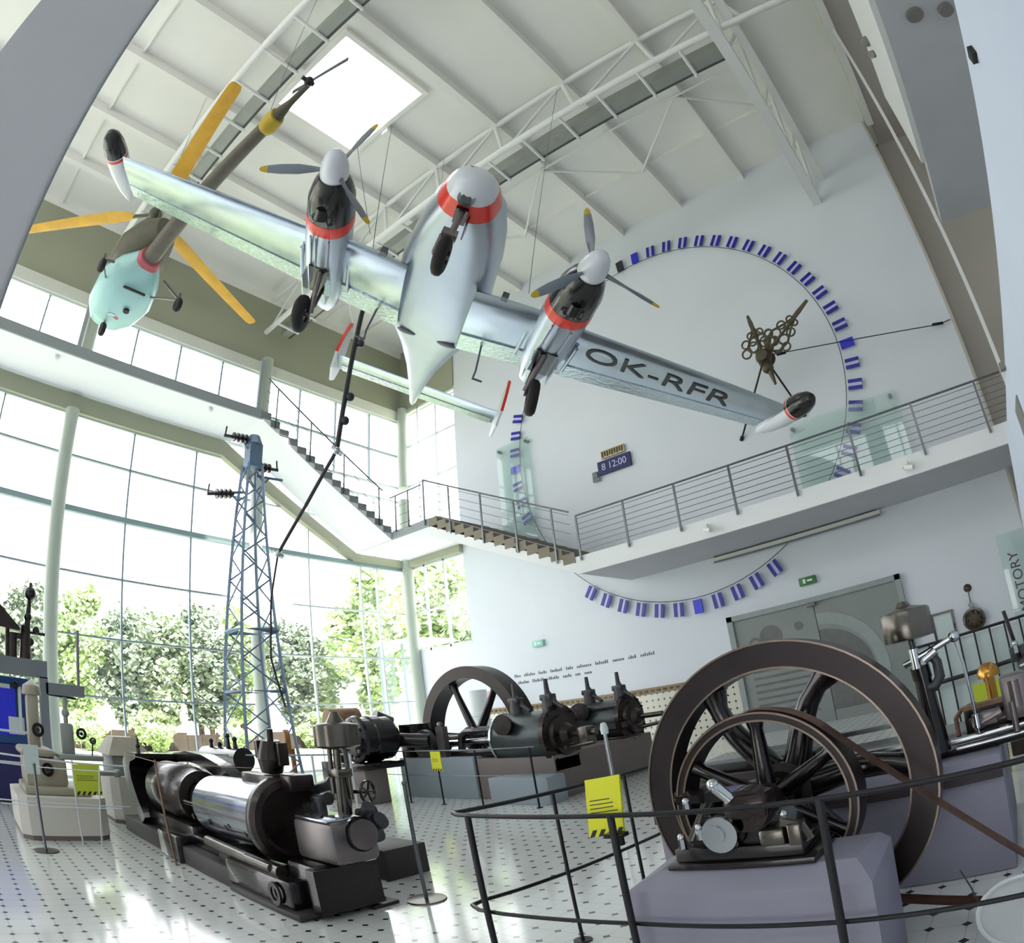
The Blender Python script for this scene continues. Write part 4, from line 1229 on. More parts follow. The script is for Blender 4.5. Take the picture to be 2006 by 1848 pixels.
m = MB(); m.box((-1.2, 2.68, .95), (.2, .16, .12), bev=.03); m.lathe([(0, 0), (.1, 0), (.1, .12), (0, .12)], (-1.2, 2.62, .93), (0, 1, 0), 20); m.build('crank_boss', 'iron_brown', fw)
m = MB(); m.cyl((-1.26, 2.62, .99), (-1.31, 2.6, 1.06), .028); m.ball((-1.32, 2.6, 1.07), .03); m.build('oil_cup', 'steel_bright', fw)
for x, z in ((-1.56, .775), (-1.46, .82), (-1.05, .85), (-1.5, .95)):
    m = MB(); m.cyl((x, 2.66, z - .02), (x, 2.66, z + .03), .018, n=6); m.ball((x, 2.66, z + .04), .02, 8); m.build('nut', 'steel_bright', fw)
m = MB(); m.path([(-1.1, 2.66, .78), (-1.05, 2.64, .86), (-.98, 2.66, .83), (-.95, 2.66, .76)], .022); m.box((-1.1, 2.64, .8), (.12, .08, .08), bev=.02); m.box((-1.0, 2.66, .8), (.06, .1, .1), bev=.01); m.build('lubricator', 'steel_dark', fw)
m = MB(); m.cyl((-1.55, 2.8, .76), (-1.42, 2.8, .98), .05); m.span((-1.6, 2.74, .96), (-1.3, 2.9, 1.0)); m.build('bracket', 'iron_black', fw)
# belt round the pulley and down to the motor pulley
mp = Vector((-.05, 3.07, .2)); mr = .09; Rb = .478
cv = Vector((-1.267, 3.07, .87)); dd = Vector((mp.x - cv.x, 0, mp.z - cv.z)); D = dd.length; d1 = dd / D
beta = math.acos((Rb - mr) / D); base = math.atan2(d1.z, d1.x)
pts = []
for k in range(41):
    a = base + beta + (2 * PI - 2 * beta) * k / 40
    pts.append((cv.x + Rb * math.cos(a), cv.z + Rb * math.sin(a)))
for k in range(13):
    a = base - beta + 2 * beta * k / 12
    pts.append((mp.x + mr * math.cos(a), mp.z + mr * math.sin(a)))
m = MB(); n = len(pts)
oo = []
for (x, z) in pts:
    oo.append([m.bm.verts.new((x, 3.07 - .06, z)), m.bm.verts.new((x, 3.07 + .06, z))])
for i in range(n):
    j = (i + 1) % n
    m.face([oo[i][0], oo[j][0], oo[j][1], oo[i][1]])
bmesh.ops.solidify(m.bm, geom=m.bm.faces[:], thickness=.008)
single(m, 'drive_belt', 'belt_leather', 'brown leather drive belt from the small front pulley down to the clear hood', 'belt')
t = thing('motor', 'low drive motor with a pulley inside a clear plastic hood, bottom right corner', 'motor', (-.02, 2.85, 0))
m = MB(); m.lathe([(0, -.07), (.082, -.07), (.082, .07), (0, .07)], mp, (0, 1, 0), 24); m.build('pulley', 'steel_dark', t)
m = MB(); m.span((-.35, 2.62, 0), (.45, 2.95, .06), bev=.01); m.cyl((0, 3.0, .23), (0.0, 3.3, .23), .1); m.span((-.12, 3.0, 0), (.12, 3.3, .2)); m.build('base', 'plastic_white', t)
m = MB()
poly = [(-.12 + .19 * math.cos(a), 2.72, .235 + .17 * math.sin(a)) for a in [PI / 2 + k * PI / 14 for k in range(15)]] + [(.4, 2.72, .08), (.4, 2.72, .42)]
m.prism(poly, (0, .02, 0)); m.build('hood_front', 'hood_glass', t)
m = MB(); m.path(poly, .012, 6, closed=True); m.prism(poly, (0, .001, 0)) if False else None; m.build('hood_rim', 'hood_clear', t)
m = MB(); m.path([(-.38, 2.9, .42), (-.34, 2.88, .33), (-.3, 2.87, .2)], .004); m.build('wire', 'cable_black', t)
m = MB(); m.lathe([(0, 0), (.03, 0), (.03, .012), (0, .012)], (-.22, 2.6, .02), (0, -1, 0), 14); m.build('plug', 'rubber', t)

# ================================================================== LONG ENGINE BEHIND THE FLYWHEEL (right)
m = MB(); m.span((-2.4, 3.82, 0), (-.165, 5.2, .74), bev=.02); single(m, 'plinth', 'plinth_lilac', 'long lilac-grey plinth behind the big front flywheel', 'plinth')
m = MB(); m.span((-2.4, 3.79, .60), (-.17, 3.83, .66)); single(m, 'plinth_shadow', 'plinth_dark', 'painted shadow line along the long lilac plinth behind the flywheel', 'strip')  # dark bar paints the shadow line across the plinth face
e = thing('steam_engine', 'dark horizontal steam engine with bright rods and a shiny drum governor, at the right', 'engine', (-.9, 4.4, .74))
m = MB(); m.span((-2.3, 4.0, .74), (.3, 4.7, .84), bev=.02); m.span((-2.2, 4.05, .84), (-1.3, 4.6, .95), bev=.03); m.build('bed', 'iron_black', e)
m = MB(); m.cyl((-2.1, 3.98, .8), (-.75, 3.98, .78), .09, n=20); m.build('guide_casing', 'iron_brown', e)
m = MB(); m.span((-1.45, 4.0, 1.0), (-.62, 4.06, 1.03)); m.span((-1.1, 3.9, .88), (-.7, 3.96, .9)); m.cyl((-.45, 4.0, .83), (.35, 4.0, .85), .022); m.cyl((-.42, 3.96, .79), (.3, 3.96, .8), .012); m.build('rods', 'steel_bright', e)
m = MB(); m.lathe([(0, 0), (.13, 0), (.14, .03), (.14, .08), (.12, .1), (.12, .62), (.15, .64), (.15, .72), (0, .72)], (-.36, 4.3, .86), (1, 0, .02), 28); m.build('cylinder', 'iron_brown', e)
m = MB(); m.box((-.02, 4.0, 1.02), (.16, .2, .26), bev=.02); m.cyl((-.02, 3.92, .96), (-.02, 3.92, 1.12), .04); m.box((-.2, 4.0, .93), (.1, .1, .08), bev=.01); m.cyl((-.3, 3.98, .9), (-.12, 3.98, .95), .035); m.cyl((-.05, 3.9, .82), (-.05, 3.9, 1.0), .02); m.box((0.08, 3.95, .86), (.14, .14, .12), bev=.02); m.build('valve_gear', 'steel_face', e)
m = MB(); m.span((-.36, 4.1, .985), (.3, 4.18, 1.01)); m.path([(-.36, 4.14, 1.0), (-.41, 4.14, .95), (-.41, 4.14, .84)], .014); m.build('cylinder_cladding', 'copper_rust', e)
# governor on its pillar
m = MB(); m.cyl((-.52, 3.95, .8), (-.535, 3.95, 1.28), .07, .052, n=18); m.cyl((-.535, 3.95, 1.26), (-.54, 3.95, 1.34), .06); m.cyl((-.54, 3.95, 1.3), (-.56, 3.95, 1.52), .018); m.build('governor_pillar', 'iron_black', e)
m = MB(); m.path([(-.54, 3.93, 1.2), (-.47, 3.93, 1.2), (-.43, 3.93, 1.25), (-.43, 3.93, 1.34), (-.46, 3.93, 1.4)], .03, 10); m.build('bend_pipe', 'iron_grey', e)
g = MB(); g.lathe([(0, -.1), (.05, -.1), (.15, -.09), (.155, -.07), (.155, .07), (.145, .085), (.05, .11), (.03, .14), (0, .14)], (-.56, 3.95, 1.6), (0, 0, 1), 32); g.build('governor_drum', 'steel_dark', e)
m = MB(); m.cyl((-.62, 3.9, 1.365), (-.3, 3.9, 1.46), .02, n=10); m.ball((-.3, 3.9, 1.46), .035); m.cyl((-.55, 3.9, 1.33), (-.55, 3.9, 1.45), .03); m.cyl((-.5, 3.9, 1.37), (-.42, 3.9, 1.41), .03); m.build('governor_lever', 'steel_bright', e)
m = MB(); m.path([(-.3, 3.9, 1.44), (-.28, 3.9, 1.3), (-.27, 3.9, 1.05), (-.27, 3.9, .86)], .009); m.cyl((-.27, 3.9, .9), (-.27, 3.9, .98), .022); m.build('governor_rod', 'steel_bright', e)
# machine at the right edge further back
e = thing('pump_engine', 'small machine with two tall dark rods and bright fittings at the far right', 'engine', (.1, 7.2, 0))
m = MB(); m.span((-.18, 6.9, 0), (.77, 7.8, .47), bev=.02); m.build('base', 'iron_brown', e)
m = MB(); m.cyl((.17, 7.2, .47), (.17, 7.2, .97), .12, n=16); m.cyl((.47, 7.3, .47), (.47, 7.3, .9), .1, n=16); m.box((.47, 7.3, .97), (.3, .3, .3), bev=.03); m.box((.17, 7.2, 1.02), (.35, .2, .16), bev=.02); m.build('body', 'iron_green', e)
for x, tp in ((.09, 1.50), (.38, 1.56)):
    m = MB(); m.cyl((x, 7.1, .97), (x - .06, 7.1, tp), .022, n=8); m.build('tall_rod', 'iron_black', e)
m = MB()
for x, z in ((.07, 1.14), (.22, 1.12), (.32, 1.18), (.45, 1.14), (.17, 1.02)): m.cyl((x, 7.0, z - .1), (x, 7.0, z), .025); m.ball((x, 7.0, z), .035, 8)
m.cyl((.07, 6.98, .9), (.47, 6.98, .94), .02); m.build('fittings', 'steel_bright', e)
t = thing('brass_dome', 'polished brass dome at the right beyond the steam engine', 'dome', (-.24, 6.3, 0))
m = MB(); m.lathe([(0.11, 0), (.11, .04), (.085, .1), (.04, .13), (0, .135)], (-.24, 6.3, .95), (0, 0, 1), 24); m.cyl((-.24, 6.3, 0), (-.24, 6.3, .95), .05); m.build('dome', 'brass', t)
# dark railing with pale panels beyond
t = thing('barrier', 'dark barrier with close uprights and pale blue panels behind the steam engine at the right', 'barrier', (-.2, 9.0, 0))
m = MB(); m.path([(-1.3, 9.0, 1.32), (-.4, 9.0, 1.34), (1.0, 9.0, 1.36)], .02); m.path([(-1.3, 8.9, .78), (1.0, 8.9, .86)], .03); m.build('handrail', 'rail_black', t)
for k in range(11):
    x = -1.25 + k * .21
    m = MB(); m.cyl((x, 9.0, 0), (x, 9.0, 1.33), .014, n=6); m.build('upright', 'rail_black', t)
m = MB(); m.span((-1.3, 9.05, .1), (1.0, 9.07, 1.3)); m.build('panel', 'sign_pale', t)
def sign(name, label, corner, ux, uz, w, h, mt, lines, stripes, post=None, nrm=None):
    """notice board: corner = lower left, ux across, uz up"""
    ux, uz = Vector(ux).normalized(), Vector(uz).normalized(); nn = ux.cross(uz)
    c = Vector(corner)
    t = thing(name, label, 'notice', c)
    m = MB(); m.prism([c, c + ux * w, c + ux * w + uz * h, c + uz * h], -nn * .012); m.build('board', mt, t)
    if lines:
        m = MB()
        random.seed(len(label))
        for k in range(lines):
            a = c + uz * (h * (.62 - .07 * k)) + ux * w * .1 + nn * .001
            L = w * random.uniform(.55, .8)
            m.prism([a, a + ux * L, a + ux * L + uz * h * .016, a + uz * h * .016], nn * .001)
        m.build('text_lines', 'ink', t)
    if stripes:
        m = MB()
        for k in range(stripes):
            a = c + ux * (w * (k + .12) / stripes) + nn * .001; q = w / stripes * .5
            m.prism([a, a + ux * q, a + ux * (q * 1.8) + uz * h * .12, a + ux * q * .8 + uz * h * .12], nn * .001)
        m.build('hazard_stripes', 'ink_black', t)
    if post:
        m = MB(); m.cyl(post, c + ux * w / 2 + uz * h * .05 - nn * .02, .015, n=8); m.build('post', 'rail_black', t)
    return t
sign('notice_board', 'lime-yellow notice on the dark barrier behind the steam engine at the right', (-.56, 8.55, .32), (1, 0, 0), (0, 0, 1), .55, .36, 'sign_lime', 0, 0, (-.28, 8.6, 0))
sign('info_board', 'pale blue slanted information board at the right edge behind the lilac plinth', (.02, 5.4, .15), (1, 0, 0), (0, .3, 1), .8, .62, 'sign_pale', 0, 0, (.42, 5.5, 0))

# ================================================================== FOREGROUND GUARD RAIL
t = thing('guard_rail', 'thin black guard rail in the foreground around the flywheel engine', 'guard rail', (-1.5, 2.4, 0))
top = [(.9, 2.2, 1.0), (-.02, 2.36, 1.0), (-.8, 2.385, 1.0), (-1.7, 2.40, 1.0), (-2.5, 2.33, 1.0), (-2.62, 2.34, 1.0), (-2.70, 2.37, 1.0), (-2.73, 2.43, 1.0), (-2.70, 2.6, 1.0), (-2.62, 3.1, 1.0), (-2.36, 3.55, 1.0), (-2.3, 4.6, 1.0)]
top = [(.9, 2.2, 1.0), (-.02, 2.36, 1.0), (-.8, 2.385, 1.0), (-1.7, 2.40, 1.0), (-2.55, 2.345, 1.0), (-2.68, 2.35, 1.0), (-2.735, 2.38, 1.0), (-2.73, 2.44, 1.0), (-2.66, 2.75, 1.0), (-2.58, 3.15, 1.0), (-2.45, 3.8, 1.0), (-2.4, 4.6, 1.0)]
m = MB(); m.path(top, .0125, 8); m.build('top_rail', 'rail_black', t)
low = [(.9, 2.3, .45), (-.09, 2.42, .45), (-.8, 2.42, .45), (-1.75, 2.43, .45), (-2.5, 2.37, .45), (-2.68, 2.37, .45), (-2.78, 2.42, .45), (-2.79, 2.52, .45), (-2.74, 2.75, .45), (-2.66, 3.3, .45), (-2.55, 4.4, .45)]
m = MB(); m.path(low, .012, 8); m.build('lower_rail', 'rail_black', t)
for p, r in (((-2.59, 2.345), .018), ((-1.74, 2.40), .018), ((-.79, 2.385), .018), ((-2.62, 3.08), .0125), ((-2.48, 3.65), .0125)):
    m = MB(); m.cyl((p[0], p[1], 0), (p[0], p[1], 1.0), r, n=10); m.lathe([(0, 0), (.06, 0), (.06, .01), (0, .012)], (p[0], p[1], 0), (0, 0, 1), 14); m.build('post', 'rail_black', t)
s_ = sign('notice_board', 'tilted bright yellow notice with black hazard stripes on the foreground guard rail', (-1.955, 2.5, .865), (.97, .0, .1), (.03, .12, 1), .2, .285, 'sign_yellow', 4, 4)
m = MB(); m.cyl((-1.745, 2.43, .9), (-1.745, 2.43, .85), .03, n=10); m.span((-1.82, 2.43, .88), (-1.73, 2.5, .9)); m.build('clip', 'rail_black', s_)

# ================================================================== TWIN STEAM ENGINE (middle)
def grp(label, parts, mt):
    m = MB()
    for a, b in parts: m.span(a, b, 0, .015)
    return single(m, 'plinth', mt, label, 'plinth')
grp('tall grey plinth under the big spoked flywheel of the twin steam engine', [((-10.4, 7.9, 0), (-8.35, 10.9, .74))], 'plinth_grey')
grp('plinth coloured brown for shade under the connecting rods of the twin steam engine', [((-8.34, 7.95, 0), (-6.62, 10.9, .70))], 'plinth_brown')  # brown tone puts the shade on this part into the colour
grp('low pale grey plinth block under the front cylinder of the twin steam engine', [((-7.66, 7.5, 0), (-6.45, 7.94, .43))], 'plinth_grey')
e = thing('twin_steam_engine', 'large dark twin-cylinder steam engine with a big spoked flywheel in the hall middle', 'engine', (-8.2, 9.3, .74))
wheel(e, 'flywheel', (-9.68, 9.4, .98), 1.46, 1.22, .42, 6, .22, .075, math.radians(55), edge=False, rim='iron_rim')
m = MB(); m.cyl((-9.68, 8.2, .98), (-9.68, 10.6, .98), .11, n=16); m.build('crankshaft', 'steel_dark', e)
for y, bx, sc in ((8.32, 'front', 1.0), (10.4, 'rear', .9)):
    zc = 1.0 if bx == 'front' else 1.05
    R = .43 * sc
    m = MB(); m.lathe([(0, 0), (R * .95, 0), (R, .03), (R, 1.1), (R * 1.02, 1.1)], (-7.85, y, zc), (1, 0, 0), 36); cyl = m.build(bx + '_cylinder', 'iron_green', e)
    m = MB(); m.lathe([(R * .9, 0), (R * 1.16, 0), (R * 1.16, .09), (R * .8, .1), (R * .75, .16), (R * .45, .18), (R * .3, .28), (0, .3)], (-6.75, y, zc), (1, 0, 0), 36)
    for k in range(14):
        a = k * 2 * PI / 14; m.cyl((-6.66, y + R * 1.05 * math.cos(a), zc + R * 1.05 * math.sin(a)), (-6.62, y + R * 1.05 * math.cos(a), zc + R * 1.05 * math.sin(a)), .022, n=6)
    m.build('cylinder_head', 'iron_brown', cyl)
    m = MB(); m.lathe([(0, -.03), (R * .9, -.03), (R * 1.03, -.02), (R * 1.03, .02), (0, .02)], (-7.86, y, zc), (1, 0, 0), 36); m.build('cylinder_cover', 'steel_clad', cyl)
    m = MB(); m.cyl((-7.6, y - R * .55, zc + R * .5), (-7.45, y - R * 1.15, zc + R * .6), .14, .16, n=18); m.lathe([(0, 0), (.17, 0), (.17, .04), (0, .05)], (-7.45, y - R * 1.15, zc + R * .6), (.25, -1, .1), 18); m.build('inlet_flange', 'iron_brown', cyl)
    for x in (-7.5, -6.8):
        m = MB(); m.cyl((x, y - .05, zc + R * .85), (x, y - .05, zc + R + .22), .12, .1, n=14); m.cyl((x, y - .05, zc + R + .2), (x, y - .05, zc + R + .5), .05, .035, n=10); m.box((x, y - .05, zc + R + .2), (.22, .18, .1), bev=.02); m.cyl((x + .1, y - .05, zc + R + .12), (x + .28, y - .05, zc + R), .035, n=8); m.cyl((x, y - .05, zc + R + .32), (x + .14, y - .02, zc + R + .1), .03, n=8)
        m.build('valve', 'iron_grey', cyl)
    for xa_, xb_ in ((-7.05, -6.62), (-7.85, -7.62)):
        m = MB(); m.span((xa_, y - .36, .43 if bx == 'front' else .7), (xb_, y + .3, zc - R * .8), bev=.02); m.build('foot', 'iron_brown', cyl)
    m = MB(); m.cyl((-9.65, y, .98), (-8.35, y, zc), .05, n=10); m.cyl((-8.35, y, zc), (-7.85, y, zc), .04, n=10); m.build('connecting_rod', 'steel_bright', e)
    m = MB(); m.span((-9.95, y - .22, .74), (-7.9, y + .22, .84), bev=.02); m.path([(-8.9, y - .12, .84), (-8.85, y - .12, 1.1), (-8.7, y - .12, 1.18), (-7.9, y - .12, 1.18)], .07, 8); m.span((-9.85, y - .2, .84), (-9.5, y + .2, 1.1), bev=.03); m.build('frame', 'iron_black', e)
    m = MB(); m.lathe([(0, -.06), (.28, -.06), (.28, .06), (0, .06)], (-9.68, y - .3, .98), (0, 1, 0), 24); m.build('crank_disc', 'iron_grey', e)
    m = MB(); m.cyl((-6.45, y, zc), (-6.0, y, zc), .05); m.cyl((-6.5, y - .1, zc - .2), (-6.0, y - .1, zc - .15), .035); m.box((-6.2, y, zc - .05), (.2, .25, .3), bev=.03) if bx == 'front' else None; m.build('tail_rod', 'steel_dark', e)
m = MB(); m.span((-10.35, 7.95, .74), (-10.0, 8.5, 1.38), bev=.02); m.build('oil_box', 'iron_black', e)
m = MB(); m.span((-9.3, 7.98, .74), (-9.1, 8.1, 1.3)); m.ball((-9.2, 8.02, 1.33), .06); m.build('lever_stand', 'steel_face', e)
m = MB(); m.span((-8.2, 10.0, .9), (-6.6, 10.2, 1.0)); m.cyl((-8.0, 10.1, 1.3), (-6.7, 10.1, 1.32), .06); m.build('steam_pipe', 'iron_grey', e)
m = MB(); m.cyl((-13.5, 13.3, 0), (-13.5, 13.3, 2.1), .3, n=20); m.lathe([(.3, 0), (.34, .02), (.34, .12), (.3, .14)], (-13.5, 13.3, 1.35), (0, 0, 1), 20)
single(m, 'pillar_case', 'plastic_white', 'pale round display column seen through the big spoked flywheel', 'display column')
m = MB(); m.span((-12.95, 14.05, .8), (-12.5, 14.372, 1.25), bev=.02); single(m, 'black_box', 'iron_black', 'small black case on the tiled dado seen through the big spoked flywheel', 'case')
# guard wires around
t = thing('guard_rail', 'slim dark guard rail before the grey plinth of the twin steam engine', 'guard rail', (-8.6, 7.3, 0))
for p in ((-9.45, 7.3), (-8.6, 7.32), (-7.7, 7.35), (-6.5, 7.3), (-10.3, 7.28)):
    m = MB(); m.cyl((p[0], p[1], 0), (p[0], p[1], .92), .016, n=8); m.lathe([(0, 0), (.05, 0), (.05, .01), (0, .01)], (p[0], p[1], 0), (0, 0, 1), 10); m.build('post', 'rail_black', t)
for z in (.92, .5):
    m = MB(); m.path([(-10.6, 7.28, z), (-9.45, 7.3, z), (-8.6, 7.32, z), (-6.4, 7.3, z)], .011 if z > .6 else .006, 6); m.build('rail', 'steel_rail', t)
sign('notice_board', 'small yellow notice on the guard rail before the twin steam engine', (-8.72, 7.29, .58), (1, 0, 0), (0, 0, 1), .25, .33, 'sign_yellow', 3, 4)
t = thing('barrier_post', 'slim bright post standing between the twin steam engine and the big front flywheel', 'post', (-4.2, 6.0, 0))
m = MB(); m.cyl((-4.15, 5.9, 0), (-4.15, 5.9, 1.18), .022, n=10); m.build('shaft', 'steel_bright', t)
m = MB(); m.lathe([(0, 0), (.04, 0), (.045, .06), (.03, .12), (0, .13)], (-4.15, 5.9, 1.12), (0, 0, 1), 12); m.build('cap', 'plastic_white', t)

# ================================================================== GENERATOR BEHIND (brown drum and black motor)
m = MB(); m.span((-10.75, 6.75, 0), (-9.95, 7.25, .62), bev=.015); single(m, 'plinth', 'plinth_brown', 'small brown plinth under the black dynamo', 'plinth')
e = thing('dynamo', 'dark ribbed dynamo with a rusty belt drum beside the twin steam engine', 'dynamo', (-10.4, 7.0, .62))
m = MB(); m.span((-10.85, 6.7, .62), (-9.85, 7.6, .74), bev=.02); m.build('base', 'iron_black', e)
m = MB(); m.lathe([(0, 0), (.3, 0), (.42, .06), (.44, .12), (.4, .14), (.4, .34), (.43, .36), (.43, .56), (.4, .58), (.4, .8), (.32, .9), (0, .92)], (-10.25, 6.75, 1.16), (0, 1, 0), 30); m.build('housing', 'iron_black', e)
for k in range(10):
    a = k * PI / 5
    m = MB(); m.box((-10.25 + .33 * math.cos(a), 6.72, 1.16 + .33 * math.sin(a)), (.06, .04, .06)); m.build('brush_holder', 'iron_grey', e)
m = MB(); m.lathe([(.06, 0), (.36, 0), (.36, .62), (.3, .64), (.3, .1), (.06, .1)], (-11.15, 6.85, 1.4), (0.25, 1, 0), 30); m.build('belt_drum', 'copper_rust', e)
m = MB(); m.cyl((-11.15, 6.7, 1.4), (-11.15, 7.7, 1.4), .06); m.cyl((-11.1, 7.1, .74), (-11.1, 7.1, 1.3), .1); m.span((-11.5, 6.8, 0), (-10.9, 7.5, .74)); m.build('pedestal', 'iron_black', e)
m = MB(); m.cyl((-10.1, 7.7, 1.1), (-9.5, 8.0, 1.05), .14); m.cyl((-10.6, 7.55, 1.5), (-10.5, 7.85, 1.35), .22); m.build('coupling', 'iron_black', e)
m = MB(); m.lathe([(0, -.04), (.05, -.06), (.2, -.05), (.26, -.05), (.26, .05), (.2, .05), (.05, .06), (0, .04)], (-11.9, 6.3, 1.12), (-.4, -1, 0), 24); e2 = m
m.cyl((-11.9, 6.4, 0), (-11.9, 6.4, 1.0), .05)
single(m, 'belt_pulley', 'rust_orange', 'small rusty orange pulley wheel left of the shiny engine governor', 'pulley')

# ================================================================== BLACK HORIZONTAL ENGINE (left foreground)
m = MB(); m.span((-5.75, 3.55, 0), (-5.15, 4.05, .3), bev=.01); single(m, 'plinth', 'plinth_dark', 'low dark plinth box on the floor behind the black engine', 'plinth')
e = thing('gas_engine', 'long black horizontal engine with a bright drum casing and a shiny governor, left foreground', 'engine', (-7, 2.75, 0))
m = MB()
m.span((-9.9, 2.32, 0), (-5.95, 3.1, .2), bev=.02); m.span((-5.95, 2.28, 0), (-4.62, 3.12, .06), bev=.02); m.span((-4.9, 2.9, 0), (-4.5, 3.15, .03))
m.build('bed_plate', 'plinth_dark', e)
m = MB()
m.span((-8.0, 2.26, .0), (-7.3, 2.5, .3), bev=.03); m.span((-9.2, 2.45, .18), (-7.2, 3.0, .42), bev=.05); m.span((-6.05, 2.32, .05), (-4.75, 3.05, .3), bev=.04); m.span((-6.4, 2.4, .05), (-5.9, 3.0, .36), bev=.03); m.span((-7.3, 2.45, .2), (-5.9, 2.95, .34), bev=.04)
m.build('frame', 'iron_black', e)
m = MB(); m.cyl((-6.6, 2.4, .36), (-5.0, 2.4, .33), .055, n=14); m.cyl((-5.6, 2.36, .36), (-5.1, 2.36, .35), .035); m.build('side_shaft', 'steel_dark', e)
m = MB(); m.lathe([(.06, 0), (.1, .0), (.1, .02), (.06, .02)], (-4.98, 2.3, .17), (0, -1, 0), 18, closed=True); m.build('inspection_ring', 'iron_brown', e)
# crank guard arch at the far left: thick rounded loop in the XZ plane
def arch(y0, y1, outer, inner, mt, nm):
    m = MB()
    n = len(outer)
    A = [m.bm.verts.new((x, y0, z)) for x, z in outer]; B = [m.bm.verts.new((x, y0, z)) for x, z in inner]
    C = [m.bm.verts.new((x, y1, z)) for x, z in outer]; D_ = [m.bm.verts.new((x, y1, z)) for x, z in inner]
    for i in range(n - 1):
        m.face([A[i], A[i + 1], B[i + 1], B[i]]); m.face([C[i], C[i + 1], D_[i + 1], D_[i]]); m.face([A[i], A[i + 1], C[i + 1], C[i]]); m.face([B[i], B[i + 1], D_[i + 1], D_[i]])
    m.face([A[0], B[0], D_[0], C[0]]); m.face([A[-1], B[-1], D_[-1], C[-1]])
    bmesh.ops.bevel(m.bm, geom=[ed for ed in m.bm.edges if abs(ed.verts[0].co.y - ed.verts[1].co.y) < .01 and False], offset=.01) if False else None
    return m.build(nm, mt, e, 40)
arch(2.36, 3.1, [(-9.05, .2), (-9.4, .45), (-9.68, .75), (-9.72, .95), (-9.6, 1.06), (-9.35, 1.1), (-8.95, 1.1)],
     [(-8.85, .3), (-9.1, .5), (-9.32, .74), (-9.36, .9), (-9.28, .98), (-9.15, 1.0), (-8.95, 1.04)], 'iron_black', 'crank_guard')
arch(2.95, 3.12, [(-9.4, 1.02), (-9.0, 1.12), (-8.5, 1.16), (-7.9, 1.14), (-7.4, 1.06), (-7.1, .97), (-7.0, .84)],
     [(-9.3, .94), (-8.9, 1.0), (-8.5, 1.03), (-7.95, 1.01), (-7.6, .93), (-7.4, .86), (-7.3, .8)], 'iron_black', 'guard_arm')
m = MB(); m.lathe([(0, 0), (.3, 0), (.33, .04), (.33, .9), (.3, .94), (.27, 1.25), (0, 1.25)], (-8.75, 2.72, .7), (1, 0, 0), 32); m.build('flywheel_drum', 'iron_brown', e)
m = MB(); m.lathe([(.18, 0), (.29, .0), (.29, .06), (.18, .06)], (-7.5, 2.72, .7), (1, 0, 0), 32, closed=True); m.build('drum_ring', 'iron_brown', e)
m = MB(); m.lathe([(0, 0), (.17, 0), (.17, .25), (.14, .35), (0, .35)], (-7.48, 2.72, .7), (1, 0, 0), 24); m.build('neck', 'iron_black', e)
m = MB(); m.cyl((-8.9, 2.4, 1.1), (-8.9, 2.4, 1.3), .03, .015); m.ball((-8.9, 2.4, 1.2), .035); m.build('oil_cup', 'iron_black', e)
m = MB(); m.lathe([(.2, 0), (.27, .06), (.3, .2), (.31, .2), (.31, 1.8), (.25, 1.82)], (-7.15, 2.72, .66), (1, 0, .03), 40); drum = m.build('drum_casing', 'steel_clad', e)
for k in range(4):
    a = math.radians(202)
    m = MB(); m.lathe([(0, 0), (.03, 0), (.03, .012), (0, .014)], (-7.0 + .45 * k, 2.72 + .315 * math.cos(a), .67 + .315 * math.sin(a)), (0, math.cos(a), math.sin(a)), 12); m.build('casing_plug', 'iron_black', drum)
m = MB(); m.span((-7.2, 2.395, .69), (-5.4, 2.41, .705)); m.span((-7.2, 2.4, .665), (-5.4, 2.408, .67)); m.build('casing_seam', 'steel_face', drum)
m = MB(); m.lathe([(0, 0), (.37, 0), (.39, .03), (.39, .12), (.36, .16), (.3, .17), (0.26, .12), (0, .12)], (-5.42, 2.72, .69), (1, 0, 0), 40); m.build('cylinder_flange', 'iron_brown', e)
m = MB(); m.span((-6.0, 2.62, .93), (-5.3, 2.95, 1.08), bev=.02); m.span((-5.3, 2.68, .95), (-5.1, 2.92, 1.09), bev=.02); m.build('valve_chest', 'iron_brown', e)
m = MB(); m.cyl((-5.5, 2.72, 1.1), (-5.48, 2.72, 1.22), .1, .13, n=16); m.cyl((-5.48, 2.72, 1.22), (-5.46, 2.72, 1.38), .13, .09, n=16); m.cyl((-5.46, 2.72, 1.36), (-5.45, 2.72, 1.48), .03); m.box((-5.6, 2.68, 1.3), (.07, .1, .16), bev=.01); m.box((-5.33, 2.76, 1.26), (.06, .1, .2), bev=.01); m.build('oil_pump', 'iron_brown', e)
# front cylinder block
m = MB(); m.span((-5.0, 2.58, .43), (-4.38, 3.0, .765), bev=.05); m.build('cylinder_block', 'steel_face', e)
m = MB(); m.span((-4.98, 2.6, .76), (-4.46, 2.92, .785), bev=.012); m.build('block_lid', 'steel_clad', e)
m = MB(); m.span((-5.0, 2.46, .05), (-4.55, 3.0, .43), bev=.03); m.span((-4.62, 2.42, .05), (-4.5, 3.02, .41)); m.build('block_foot', 'iron_black', e)
m = MB(); m.lathe([(0, 0), (.11, 0), (.12, .015), (.12, .06), (0, .07)], (-4.38, 2.84, .66), (1, -.15, 0), 28); m.build('end_cap', 'steel_face', e)
m = MB(); m.lathe([(0, 0), (.14, 0), (.14, .04), (0, .04)], (-4.4, 2.84, .66), (1, -.15, 0), 28); m.build('cap_flange', 'iron_black', e)
for x in (-4.85, -4.66):
    m = MB(); m.cyl((x, 2.68, .78), (x, 2.68, .805), .018, n=6); m.build('lid_bolt', 'iron_black', e)
